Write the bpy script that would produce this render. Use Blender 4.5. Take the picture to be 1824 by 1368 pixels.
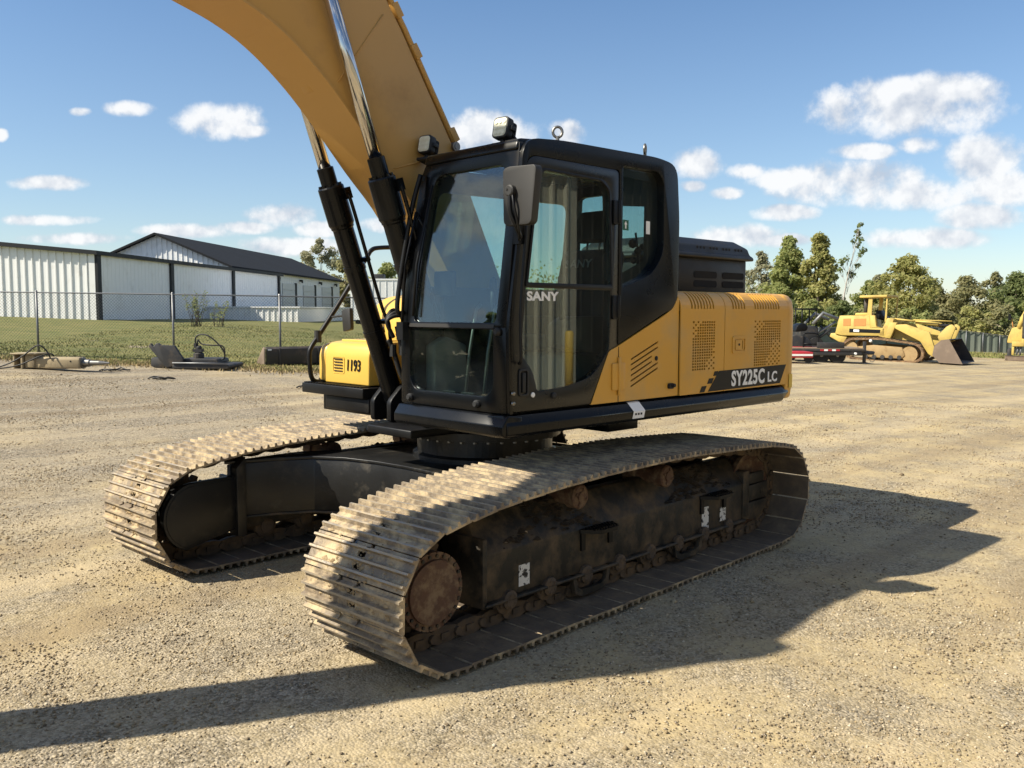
import bpy, bmesh, math, random
import numpy as np
from mathutils import Vector, Matrix, noise
from mathutils.geometry import tessellate_polygon
R = math.radians
for o in list(bpy.data.objects): bpy.data.objects.remove(o)
S = bpy.context.scene
COL = S.collection
random.seed(7)

# ------------------------------------------------------------------ camera
CAM = Vector((4.76558, 5.19010, 1.89181)); YAW, PIT, ROL, FPX = R(225.694), R(-4.640), R(0.1246), 1592.3
fw = Vector((math.cos(PIT)*math.cos(YAW), math.cos(PIT)*math.sin(YAW), math.sin(PIT)))
rt = fw.cross(Vector((0, 0, 1))).normalized(); up = rt.cross(fw)
RT = math.cos(ROL)*rt + math.sin(ROL)*up; UP = -math.sin(ROL)*rt + math.cos(ROL)*up
cd = bpy.data.cameras.new('camera'); co = bpy.data.objects.new('camera', cd); COL.objects.link(co)
co.matrix_world = Matrix(((RT.x, UP.x, -fw.x, CAM.x), (RT.y, UP.y, -fw.y, CAM.y), (RT.z, UP.z, -fw.z, CAM.z), (0, 0, 0, 1)))
cd.sensor_width = 36; cd.lens = FPX/1824*36; cd.clip_start = 0.05; cd.clip_end = 3000
S.camera = co

# ------------------------------------------------------------------ light
SUN = Vector((0.96, -0.48, 1.0)).normalized()          # towards the sun
SUN_EL = math.asin(SUN.z); SUN_AZ = math.atan2(SUN.x, SUN.y)   # azimuth from +Y towards +X
SKY_STR, SUN_STR, EXPO = 0.084, 4.8, 0.80
W = bpy.data.worlds.new('World'); S.world = W; W.use_nodes = True; W.cycles.sampling_method = 'MANUAL'; W.cycles.sample_map_resolution = 512
nt = W.node_tree; nt.nodes.clear()
def N(t, tree=None, **kw):
    n = (tree or nt).nodes.new(t)
    for k, v in kw.items(): setattr(n, k, v)
    return n
def math_node(tree, op, a, b=None, c=None, clamp=False):
    n = tree.nodes.new('ShaderNodeMath'); n.operation = op; n.use_clamp = clamp
    for i, q in enumerate((a, b, c)):
        if q is None: continue
        if isinstance(q, (int, float)): n.inputs[i].default_value = q
        else: tree.links.new(q, n.inputs[i])
    return n.outputs[0]
def dotn(tree, vec, const):
    n = tree.nodes.new('ShaderNodeVectorMath'); n.operation = 'DOT_PRODUCT'
    tree.links.new(vec, n.inputs[0]); n.inputs[1].default_value = const
    return n.outputs['Value']
sky = N('ShaderNodeTexSky', sky_type='NISHITA', sun_disc=False)
sky.sun_elevation = SUN_EL; sky.sun_rotation = SUN_AZ
sky.air_density = 1.0; sky.dust_density = 0.3; sky.ozone_density = 3.2; sky.altitude = 200
tc = N('ShaderNodeTexCoord'); D = tc.outputs['Generated']
def pixdir(px, py): return (fw + RT*(px-912)/FPX + UP*(684-py)/FPX).normalized()
# clouds of the sky in view: (px, py, half width, half height, weight) read as directions in the sky
CL = [(400, 212, 80, 34, 1), (442, 232, 50, 14, .8), (232, 193, 44, 15, 1), (138, 199, 24, 9, .9), (95, 326, 72, 15, .85),
      (880, 238, 80, 42, 1), (1010, 238, 34, 24, .9), (1620, 195, 165, 50, 1), (1690, 165, 100, 36, 1), (1540, 270, 60, 17, .8),
      (1245, 292, 46, 28, .95), (1330, 305, 40, 16, .8), (1520, 325, 160, 42, .9), (1760, 285, 90, 48, .95), (1790, 330, 90, 40, .85), (1640, 258, 44, 18, .75),
      (1650, 424, 120, 20, .9), (1745, 385, 72, 26, .95), (1400, 378, 58, 15, .9), (1295, 344, 32, 12, .8), (1235, 332, 26, 12, .8), (1310, 420, 90, 22, .75), (1400, 428, 60, 14, .7),
      (500, 385, 70, 24, .7), (440, 405, 70, 14, .6), (570, 408, 60, 18, .6), (330, 412, 120, 16, .55), (150, 425, 120, 14, .55), (0, 240, 14, 12, .9), (520, 440, 130, 22, .5), (90, 392, 110, 14, .4), (690, 400, 60, 18, .45), (1590, 175, 90, 40, 1), (1420, 318, 90, 24, .9), (1600, 345, 150, 34, .9)]
# gnomonic coordinates of the sky dome about the yard's main direction, used only to say where each cloud stands
dF = math_node(nt, 'MAXIMUM', dotn(nt, D, fw), .05)
sk = N('ShaderNodeCombineXYZ'); nt.links.new(math_node(nt, 'DIVIDE', dotn(nt, D, RT), dF), sk.inputs[0]); nt.links.new(math_node(nt, 'DIVIDE', dotn(nt, D, UP), dF), sk.inputs[1])
nz = N('ShaderNodeTexNoise'); nz.inputs['Scale'].default_value = 24; nz.inputs['Detail'].default_value = 8; nz.inputs['Roughness'].default_value = .60
nt.links.new(D, nz.inputs['Vector'])
off = N('ShaderNodeVectorMath', operation='ADD'); nt.links.new(D, off.inputs[0]); off.inputs[1].default_value = tuple((SUN.cross(fw).cross(fw)*-.006 + Vector((0, 0, .012)))[:])
nz2_ = N('ShaderNodeTexNoise'); nz2_.inputs['Scale'].default_value = 24; nz2_.inputs['Detail'].default_value = 3; nz2_.inputs['Roughness'].default_value = .53; nt.links.new(off.outputs[0], nz2_.inputs['Vector'])
rmin = None
for (px, py, hw, hh, wt) in CL:
    hw *= .72 + .44*wt; hh *= .72 + .44*wt
    c = ((px-912)/FPX, (684-py)/FPX); sc = (FPX/hw, FPX/hh)
    q = N('ShaderNodeVectorMath', operation='MULTIPLY_ADD'); nt.links.new(sk.outputs[0], q.inputs[0]); q.inputs[1].default_value = (sc[0], sc[1], 0); q.inputs[2].default_value = (-c[0]*sc[0], -c[1]*sc[1], 0)
    l = N('ShaderNodeVectorMath', operation='LENGTH'); nt.links.new(q.outputs[0], l.inputs[0])
    rmin = l.outputs['Value'] if rmin is None else math_node(nt, 'MINIMUM', rmin, l.outputs['Value'])
mask = math_node(nt, 'SUBTRACT', 1.0, math_node(nt, 'MULTIPLY', rmin, rmin))
# scattered fair weather clouds over the unseen sky, coverage raised to add neutral fill
sep = N('ShaderNodeSeparateXYZ'); nt.links.new(D, sep.inputs[0])
zz = math_node(nt, 'ADD', math_node(nt, 'MAXIMUM', sep.outputs[2], 0), .18)
cmb = N('ShaderNodeCombineXYZ'); nt.links.new(math_node(nt, 'DIVIDE', sep.outputs[0], zz), cmb.inputs[0]); nt.links.new(math_node(nt, 'DIVIDE', sep.outputs[1], zz), cmb.inputs[1])
ng = N('ShaderNodeTexNoise'); ng.inputs['Scale'].default_value = 1.5; ng.inputs['Detail'].default_value = 6; nt.links.new(cmb.outputs[0], ng.inputs['Vector'])
gen = math_node(nt, 'MULTIPLY', math_node(nt, 'SUBTRACT', ng.outputs[0], .49), 5)
inview = math_node(nt, 'MULTIPLY', math_node(nt, 'SUBTRACT', dotn(nt, D, fw), .74), 12, clamp=True)
gen = math_node(nt, 'SUBTRACT', gen, math_node(nt, 'MULTIPLY', inview, 9))
mask = math_node(nt, 'MAXIMUM', mask, gen)
den = math_node(nt, 'ADD', mask, math_node(nt, 'MULTIPLY', math_node(nt, 'SUBTRACT', nz.outputs[0], .48), 2.6))
mr = N('ShaderNodeMapRange', interpolation_type='SMOOTHSTEP'); nt.links.new(den, mr.inputs[0]); mr.inputs[1].default_value = .0; mr.inputs[2].default_value = .95; mr.inputs[4].default_value = .95
ccol = N('ShaderNodeMix', data_type='RGBA'); ccol.inputs['A'].default_value = (.33, .37, .435, 1); ccol.inputs['B'].default_value = (.60, .605, .61, 1)
sf = math_node(nt, 'ADD', math_node(nt, 'MULTIPLY', math_node(nt, 'SUBTRACT', nz.outputs[0], nz2_.outputs[0]), 3.2), math_node(nt, 'ADD', .42, math_node(nt, 'MULTIPLY', mr.outputs[0], .35)), clamp=True)
nt.links.new(sf, ccol.inputs['Factor'])
b1 = N('ShaderNodeBackground'); b1.inputs[1].default_value = SKY_STR; hsv = N('ShaderNodeHueSaturation'); hsv.inputs['Saturation'].default_value = 1.08; nt.links.new(sky.outputs[0], hsv.inputs['Color']); nt.links.new(hsv.outputs[0], b1.inputs[0])
b2_ = N('ShaderNodeBackground'); b2_.inputs[1].default_value = .95; nt.links.new(ccol.outputs['Result'], b2_.inputs[0])
lowz = math_node(nt, 'MULTIPLY', math_node(nt, 'SUBTRACT', .34, sep.outputs[2], clamp=True), .75)               # paler towards the horizon all round
b3_ = N('ShaderNodeBackground'); b3_.inputs[0].default_value = (.34, .38, .40, 1); b3_.inputs[1].default_value = .95
mh = N('ShaderNodeMixShader'); nt.links.new(math_node(nt, 'MINIMUM', lowz, .24), mh.inputs[0]); nt.links.new(b1.outputs[0], mh.inputs[1]); nt.links.new(b3_.outputs[0], mh.inputs[2])
mx = N('ShaderNodeMixShader'); nt.links.new(mr.outputs[0], mx.inputs[0]); nt.links.new(mh.outputs[0], mx.inputs[1]); nt.links.new(b2_.outputs[0], mx.inputs[2])
wo = N('ShaderNodeOutputWorld'); nt.links.new(mx.outputs[0], wo.inputs[0])
sl = bpy.data.lights.new('sun', 'SUN'); sl.energy = SUN_STR; sl.angle = R(.53); sl.color = (1.0, .925, .78)
so = bpy.data.objects.new('sun', sl); COL.objects.link(so); so.rotation_euler = SUN.to_track_quat('Z', 'Y').to_euler(); so.location = (20, -10, 20)
S.view_settings.view_transform = 'Standard'; S.view_settings.look = 'None'; S.view_settings.exposure = EXPO; S.view_settings.gamma = 1
S.view_settings.use_curve_mapping = False
S.render.engine = 'CYCLES'
S.cycles.max_bounces = 8; S.cycles.transparent_max_bounces = 24; S.cycles.glossy_bounces = 4; S.cycles.diffuse_bounces = 2

# ------------------------------------------------------------------ helpers
class MB:
    def __init__(s): s.v = []; s.f = []; s.sm = []
    def add(s, vs, fs, smooth=False):
        k = len(s.v); s.v += [tuple(q) for q in vs]; s.f += [tuple(i+k for i in f) for f in fs]; s.sm += [smooth]*len(fs); return s
    def box(s, x0, x1, y0, y1, z0, z1):
        x0, x1 = min(x0, x1), max(x0, x1); y0, y1 = min(y0, y1), max(y0, y1); z0, z1 = min(z0, z1), max(z0, z1)
        return s.add([(x0,y0,z0),(x1,y0,z0),(x1,y1,z0),(x0,y1,z0),(x0,y0,z1),(x1,y0,z1),(x1,y1,z1),(x0,y1,z1)],
                     [(0,3,2,1),(4,5,6,7),(0,1,5,4),(1,2,6,5),(2,3,7,6),(3,0,4,7)])
    def prism(s, poly, a0, a1, ax='y', holes=()):
        """2D polygon (with holes) swept along an axis. ax y: (x,z)  x: (y,z)  z: (x,y)"""
        def m(p, a): return {'y': (p[0], a, p[1]), 'x': (a, p[0], p[1]), 'z': (p[0], p[1], a)}[ax]
        loops = [list(poly)] + [list(h) for h in holes]
        pts = [p for l in loops for p in l]; n = len(pts)
        tri = tessellate_polygon([[Vector((p[0], p[1], 0)) for p in l] for l in loops])
        vs = [m(p, a0) for p in pts] + [m(p, a1) for p in pts]
        fs = [tuple(t) for t in tri] + [tuple(i+n for i in reversed(t)) for t in tri]
        k = 0
        for l in loops:
            L = len(l)
            for i in range(L): a, b = k+i, k+(i+1) % L; fs.append((a, b, b+n, a+n))
            k += L
        return s.add(vs, fs)
    def tube(s, path, r, seg=8, cap=True, smooth=True):
        path = [Vector(p) for p in path]; rr = r if isinstance(r, (list, tuple)) else [r]*len(path)
        k = []; prev = None
        for i, p in enumerate(path):
            t = (path[min(i+1, len(path)-1)] - path[max(i-1, 0)]).normalized()
            if prev is None:
                a = Vector((0, 0, 1)) if abs(t.z) < .9 else Vector((1, 0, 0)); u = t.cross(a).normalized()
            else:
                u = prev - t*prev.dot(t); u = u.normalized() if u.length > 1e-6 else t.orthogonal().normalized()
            prev = u; w = t.cross(u)
            k.append([p + (u*math.cos(2*math.pi*j/seg) + w*math.sin(2*math.pi*j/seg))*rr[i] for j in range(seg)])
        vs = [q for ring in k for q in ring]; n = len(path)
        fs = [(i*seg+j, i*seg+(j+1) % seg, (i+1)*seg+(j+1) % seg, (i+1)*seg+j) for i in range(n-1) for j in range(seg)]
        s.add(vs, fs, smooth)
        if cap: s.add(k[0], [tuple(reversed(range(seg)))]); s.add(k[-1], [tuple(range(seg))])
        return s
    def lathe(s, prof, c, ax='y', seg=28, smooth=False):
        """prof: list of (radius, along axis)"""
        c = Vector(c); vs = []
        for (r, a) in prof:
            for j in range(seg):
                q = 2*math.pi*j/seg; C_, S_ = r*math.cos(q), r*math.sin(q)
                vs.append(c + Vector({'y': (C_, a, S_), 'x': (a, C_, S_), 'z': (C_, S_, a)}[ax]))
        n = len(prof)
        fs = [(i*seg+j, i*seg+(j+1) % seg, (i+1)*seg+(j+1) % seg, (i+1)*seg+j) for i in range(n-1) for j in range(seg)]
        s.add(vs, fs, smooth); s.add(vs[:seg], [tuple(range(seg))]); s.add(vs[-seg:], [tuple(range(seg))]); return s
    def xf(s, M): s.v = [tuple(M @ Vector(q)) for q in s.v]; return s
    def join(s, o): return s.add_sm(o)
    def add_sm(s, o):
        k = len(s.v); s.v += o.v; s.f += [tuple(i+k for i in f) for f in o.f]; s.sm += o.sm; return s
    def mesh(s, name, mat, bevel=0, seg=2):
        me = bpy.data.meshes.new(name); me.from_pydata(s.v, [], s.f); me.polygons.foreach_set('use_smooth', s.sm)
        bm = bmesh.new(); bm.from_mesh(me)
        bmesh.ops.remove_doubles(bm, verts=bm.verts, dist=1e-5)
        bmesh.ops.recalc_face_normals(bm, faces=bm.faces)
        if bevel:
            bmesh.ops.dissolve_limit(bm, angle_limit=R(1), verts=bm.verts, edges=bm.edges)
            es = [e for e in bm.edges if len(e.link_faces) == 2 and e.calc_face_angle(0) > R(25)]
            bmesh.ops.bevel(bm, geom=es, offset=bevel, segments=seg, profile=.5, affect='EDGES', clamp_overlap=True)
            for f in bm.faces: f.smooth = True
        bm.to_mesh(me); bm.free()
        if bevel: me.set_sharp_from_angle(angle=R(50))
        me.materials.append(mat); me.update(); return me
    def build(s, name, mat, parent=None, bevel=0, seg=2, loc=None):
        return link(name, s.mesh(name, mat, bevel, seg), parent, loc)
def link(name, data, parent=None, loc=None, rot=None):
    o = bpy.data.objects.new(name, data); COL.objects.link(o)
    if parent: o.parent = parent
    if loc is not None: o.location = loc
    if rot is not None: o.rotation_euler = rot
    return o
def empty(name, loc=(0, 0, 0), rz=0):
    o = bpy.data.objects.new(name, None); COL.objects.link(o); o.location = loc; o.rotation_euler = (0, 0, rz); o.empty_display_size = .2; return o
def tag(o, label=None, cat=None, group=None, kind=None):
    for k, v in (('label', label), ('category', cat), ('group', group), ('kind', kind)):
        if v: o[k] = v
    return o
def rrect(x0, x1, z0, z1, r, n=5):
    rr = r if isinstance(r, (list, tuple)) else [r]*4; out = []
    for (cx, cz, a0, q) in ((x1, z1, 0, 0), (x0, z1, 90, 1), (x0, z0, 180, 2), (x1, z0, 270, 3)):
        sx, sz = (1 if cx == x0 else -1), (1 if cz == z0 else -1); q = rr[q]
        for i in range(n+1):
            a = R(a0 + 90*i/n); out.append((cx + sx*q + q*math.cos(a), cz + sz*q + q*math.sin(a)))
    return out
def rpoly(pts, rad, n=4):
    """round the corners of a 2D polygon"""
    out = []; L = len(pts)
    for i, p in enumerate(pts):
        r = rad[i] if isinstance(rad, (list, tuple)) else rad; p = Vector(p[:2])
        if r <= 0: out.append(tuple(p)); continue
        a = (Vector(pts[i-1][:2]) - p); b = (Vector(pts[(i+1) % L][:2]) - p)
        d = min(r, a.length*.45, b.length*.45); A = p + a.normalized()*d; B = p + b.normalized()*d
        for k in range(n+1):
            t = k/n; q = A*(1-t)**2 + p*2*t*(1-t) + B*t*t; out.append(tuple(q))
    return out
def smooth_path(pts, n=6):
    pts = [Vector(p) for p in pts]; out = []
    for i in range(len(pts)-1):
        p0 = pts[max(i-1, 0)]; p1 = pts[i]; p2 = pts[i+1]; p3 = pts[min(i+2, len(pts)-1)]
        for k in range(n):
            t = k/n; out.append(.5*((2*p1) + (p2-p0)*t + (2*p0-5*p1+4*p2-p3)*t*t + (3*p1-p0-3*p2+p3)*t**3))
    out.append(pts[-1]); return out
def text_mesh(name, body, size, mat, parent, loc, rot, sx=1, off=0, depth=.001, shear=0, spacing=1, fit=None):
    cu = bpy.data.curves.new(name, 'FONT'); cu.body = body; cu.size = size; cu.offset = off; cu.extrude = depth; cu.shear = shear; cu.space_character = spacing
    cu.align_x = 'LEFT'; cu.resolution_u = 4
    t = bpy.data.objects.new('tmp', cu); COL.objects.link(t); bpy.context.view_layer.update()
    me = bpy.data.meshes.new_from_object(t.evaluated_get(bpy.context.evaluated_depsgraph_get()))
    bpy.data.objects.remove(t); bpy.data.curves.remove(cu); me.name = name
    me.materials.clear(); me.materials.append(mat)
    if fit:
        xs = [v.co.x for v in me.vertices]; ys = [v.co.y for v in me.vertices]; x0, y0 = min(xs), min(ys); kx, ky = fit[0]/(max(xs)-x0), fit[1]/(max(ys)-y0)
        for v in me.vertices: v.co.x = (v.co.x-x0)*kx; v.co.y = (v.co.y-y0)*ky
    o = link(name, me, parent, loc, rot); o.scale = (sx, 1, 1); return o

# ------------------------------------------------------------------ materials
def pmat(name, col, rough=.5, metal=0, var=.12, vscale=3.0, bump=0, bscale=60, dirt=None, coat=0, rvar=.12, stretch=None, spec=.5):
    """plain procedural paint / metal / plastic: noise in tone and gloss, an optional second (dirt) colour, fine bump"""
    m = bpy.data.materials.new(name); m.use_nodes = True; t = m.node_tree; p = t.nodes['Principled BSDF']
    g = t.nodes.new('ShaderNodeNewGeometry'); pos = g.outputs['Position']
    if stretch:
        mp = t.nodes.new('ShaderNodeMapping'); mp.inputs['Scale'].default_value = stretch; t.links.new(pos, mp.inputs[0]); pos = mp.outputs[0]
    n1 = t.nodes.new('ShaderNodeTexNoise'); n1.inputs['Scale'].default_value = vscale; n1.inputs['Detail'].default_value = 6; t.links.new(pos, n1.inputs['Vector'])
    mx = t.nodes.new('ShaderNodeMix'); mx.data_type = 'RGBA'
    mx.inputs['A'].default_value = (*[c*(1-var) for c in col], 1); mx.inputs['B'].default_value = (*[min(1, c*(1+var)) for c in col], 1)
    t.links.new(n1.outputs[0], mx.inputs['Factor']); out = mx.outputs['Result']; rr = None
    if dirt:
        dcol, lo, hi, ds = dirt[:4]
        n2 = t.nodes.new('ShaderNodeTexNoise'); n2.inputs['Scale'].default_value = ds; n2.inputs['Detail'].default_value = 9; n2.inputs['Roughness'].default_value = .66; t.links.new(pos, n2.inputs['Vector'])
        mr = t.nodes.new('ShaderNodeMapRange'); mr.inputs[1].default_value = lo; mr.inputs[2].default_value = hi; t.links.new(n2.outputs[0], mr.inputs[0])
        m2 = t.nodes.new('ShaderNodeMix'); m2.data_type = 'RGBA'; t.links.new(mr.outputs[0], m2.inputs['Factor']); t.links.new(out, m2.inputs['A']); m2.inputs['B'].default_value = (*dcol, 1)
        out = m2.outputs['Result']
        rr = math_node(t, 'ADD', math_node(t, 'MULTIPLY', mr.outputs[0], .35), rough, clamp=True)
    t.links.new(out, p.inputs['Base Color'])
    base = rr if rr is not None else rough
    t.links.new(math_node(t, 'ADD', math_node(t, 'MULTIPLY', math_node(t, 'SUBTRACT', n1.outputs[0], .5), rvar*2), base, clamp=True), p.inputs['Roughness'])
    p.inputs['Metallic'].default_value = metal; p.inputs['Coat Weight'].default_value = coat; p.inputs['Specular IOR Level'].default_value = spec
    if bump:
        nb = t.nodes.new('ShaderNodeTexNoise'); nb.inputs['Scale'].default_value = bscale; nb.inputs['Detail'].default_value = 5; t.links.new(pos, nb.inputs['Vector'])
        bp = t.nodes.new('ShaderNodeBump'); bp.inputs['Strength'].default_value = bump; bp.inputs['Distance'].default_value = .01
        t.links.new(nb.outputs[0], bp.inputs['Height']); t.links.new(bp.outputs[0], p.inputs['Normal'])
    return m
DUST = (.36, .28, .17)
M = {}
M['yellow'] = pmat('orange_yellow_paint', (.70, .36, .048), .38, var=.05, vscale=1.3, dirt=((.50, .34, .14), .48, .85, 2.2), coat=.12)
M['boom'] = pmat('boom_paint', (.54, .295, .072), .5, var=.06, vscale=.9, dirt=((.38, .21, .075), .56, .9, 2.6), bump=.05, bscale=14)
M['bright'] = pmat('sunlit_yellow_paint', (.64, .41, .075), .42, var=.04, vscale=2, coat=.1)  # the side panels' paint over again, toned for faces in full sun
M['black'] = pmat('black_paint', (.0030, .0034, .0040), .28, var=.3, vscale=4, dirt=((.022, .020, .017), .62, .92, 3.0), rvar=.07, spec=.28)
M['door'] = pmat('charcoal_door_paint', (.0095, .0092, .008), .28, var=.15, vscale=3, dirt=((.035, .031, .023), .58, .88, 2.0), rvar=.08, spec=.4)
M['satin'] = pmat('satin_black', (.0045, .0046, .005), .45, var=.25, vscale=6, dirt=((.028, .023, .017), .60, .9, 5), spec=.3)
M['plastic'] = pmat('black_plastic', (.008, .008, .0085), .50, var=.2, vscale=5, bump=.08, bscale=200, dirt=((.028, .025, .02), .5, .95, 4))
M['rubber'] = pmat('rubber', (.012, .012, .012), .6, var=.2, dirt=((.05, .045, .035), .55, .9, 12))
M['grey'] = pmat('grey_plastic', (.020, .0185, .016), .55, var=.1, bump=.05, bscale=200)
M['chrome'] = pmat('chrome_rod', (.62, .60, .57), .12, metal=1, var=.06, rvar=.05)
M['steel'] = pmat('bare_steel', (.25, .24, .22), .42, metal=.9, var=.2)
M['shoe'] = pmat('dusty_track_steel', (.20, .155, .105), .58, metal=.10, var=.45, vscale=13, bump=.9, bscale=38, dirt=((.50, .39, .235), .44, .62, 7.5))
M['worn'] = pmat('worn_grouser_edge', (.30, .26, .205), .42, metal=.3, var=.3, vscale=14, bump=.4, bscale=60, dirt=((.42, .33, .205), .42, .62, 9))
M['shoein'] = pmat('muddy_shoe_underside', (.11, .082, .055), .8, var=.35, vscale=8, bump=.6, bscale=30, dirt=((.20, .145, .088), .44, .66, 7))
M['chain'] = pmat('muddy_chain_steel', (.085, .062, .042), .75, metal=.1, var=.35, vscale=9, bump=.6, bscale=30, dirt=((.17, .115, .065), .42, .66, 9))
M['clod'] = pmat('dried_mud_clods', (.30, .215, .115), .95, var=.45, vscale=25, dirt=((.42, .32, .19), .45, .65, 14))
M['rust'] = pmat('rusty_cover', (.085, .042, .024), .7, var=.35, vscale=12, bump=.4, bscale=40, dirt=((.20, .14, .085), .46, .62, 11))
M['frame'] = pmat('muddy_black_frame', (.012, .0115, .009), .55, var=.3, vscale=5, bump=.3, bscale=30, dirt=((.15, .105, .058), .44, .74, 5.5))
M['mudtop'] = pmat('caked_mud', (.060, .042, .024), .95, var=.5, vscale=7, bump=1, bscale=22, dirt=((.02, .016, .012), .44, .6, 6))
M['carbody'] = pmat('scuffed_black_steel', (.009, .009, .0088), .40, var=.3, vscale=4, bump=.1, bscale=25, dirt=((.075, .062, .042), .56, .88, 6))
M['white'] = pmat('white_lettering', (.88, .87, .84), .5, var=.04)
M['sticker'] = pmat('worn_white_sticker', (.70, .69, .65), .6, var=.1, dirt=((.03, .028, .025), .53, .57, 26))
M['darkvoid'] = pmat('opening_shade', (.006, .006, .006), .9, var=.3)  # near-black colour standing in for shade inside the bay, slots and holes
M['amber'] = pmat('gold_reflector', (.75, .50, .06), .3, var=.1)
M['greenlab'] = pmat('green_label', (.01, .10, .045), .5, var=.05)
M['seat'] = pmat('black_seat_fabric', (.014, .014, .015), .85, var=.3, bump=.2, bscale=150)
M['beige'] = pmat('beige_interior_trim', (.22, .21, .18), .7, var=.1)
def glass_mat(name, tint, refl):
    m = bpy.data.materials.new(name); m.use_nodes = True; t = m.node_tree; t.nodes.clear()
    tr = t.nodes.new('ShaderNodeBsdfTransparent'); tr.inputs[0].default_value = (*tint, 1)
    gl = t.nodes.new('ShaderNodeBsdfGlossy'); gl.inputs['Roughness'].default_value = .0; gl.inputs[0].default_value = (.95, .97, 1, 1)
    df = t.nodes.new('ShaderNodeBsdfDiffuse'); df.inputs[0].default_value = (.30, .29, .26, 1)
    lf = t.nodes.new('ShaderNodeLayerWeight'); lf.inputs[0].default_value = .5; lw = math_node(t, 'ADD', math_node(t, 'MULTIPLY', math_node(t, 'POWER', lf.outputs['Facing'], 5), 1-refl), refl)
    g = t.nodes.new('ShaderNodeNewGeometry'); n = t.nodes.new('ShaderNodeTexNoise'); n.inputs['Scale'].default_value = 3.5; n.inputs['Detail'].default_value = 8; t.links.new(g.outputs['Position'], n.inputs['Vector'])
    du = math_node(t, 'MULTIPLY', math_node(t, 'SUBTRACT', n.outputs[0], .35, clamp=True), .10)
    a = t.nodes.new('ShaderNodeMixShader'); t.links.new(du, a.inputs[0]); t.links.new(tr.outputs[0], a.inputs[1]); t.links.new(df.outputs[0], a.inputs[2])
    b = t.nodes.new('ShaderNodeMixShader'); t.links.new(lw, b.inputs[0]); t.links.new(a.outputs[0], b.inputs[1]); t.links.new(gl.outputs[0], b.inputs[2])
    o = t.nodes.new('ShaderNodeOutputMaterial'); t.links.new(b.outputs[0], o.inputs[0]); return m
M['glass'] = glass_mat('cab_glass', (.76, .86, .84), .075)
M['mirror'] = pmat('mirror_glass', (.8, .8, .8), .03, metal=1, var=.01, rvar=.01)
M['led'] = pmat('led_lens', (.88, .85, .66), .25, var=.15, vscale=40)

# ------------------------------------------------------------------ terrain
FH = Vector((math.cos(YAW), math.sin(YAW))); RH = Vector((FH.y, -FH.x))
def sst(a, b, x):
    t = min(1, max(0, (x-a)/(b-a))); return t*t*(3-2*t)
def latdep(x, y):
    d = Vector((x-CAM.x, y-CAM.y)); return d.dot(RH), d.dot(FH)
def H(x, y):
    lat, dep = latdep(x, y); s = sst(5, 18, math.hypot(x, y))
    lc = max(-34, min(34, lat))
    h = s*(.2 - .034*lc*sst(-6, 8, dep)) + .42*sst(26, 48, dep)*sst(-2, -15, lat)
    return h
def P(px, dep, z=None, dz=0):
    """ground point seen in the direction of column px of the photograph, dep metres ahead"""
    xy = Vector((CAM.x, CAM.y)) + FH*dep + RH*((px-912)/FPX*dep)
    return Vector((xy.x, xy.y, (H(xy.x, xy.y) if z is None else z) + dz))
def LD(lat, dep, z=None, dz=0):
    xy = Vector((CAM.x, CAM.y)) + FH*dep + RH*lat
    return Vector((xy.x, xy.y, (H(xy.x, xy.y) if z is None else z) + dz))
YAWZ = math.atan2(-FH.x, FH.y)       # rotation that turns local +Y to "away from the camera", +X to picture right
def axis_lines(fine, span, step, far):
    a = list(np.arange(-span, span+1e-6, step)); s = step; x = span
    while x < far: s *= 1.13; x += s; a.append(x); a.insert(0, -x)
    return np.array(a)
def nz2(x, y, s, o=0.0): return noise.noise(Vector((x*s+o, y*s-o, o*.7)))
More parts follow.
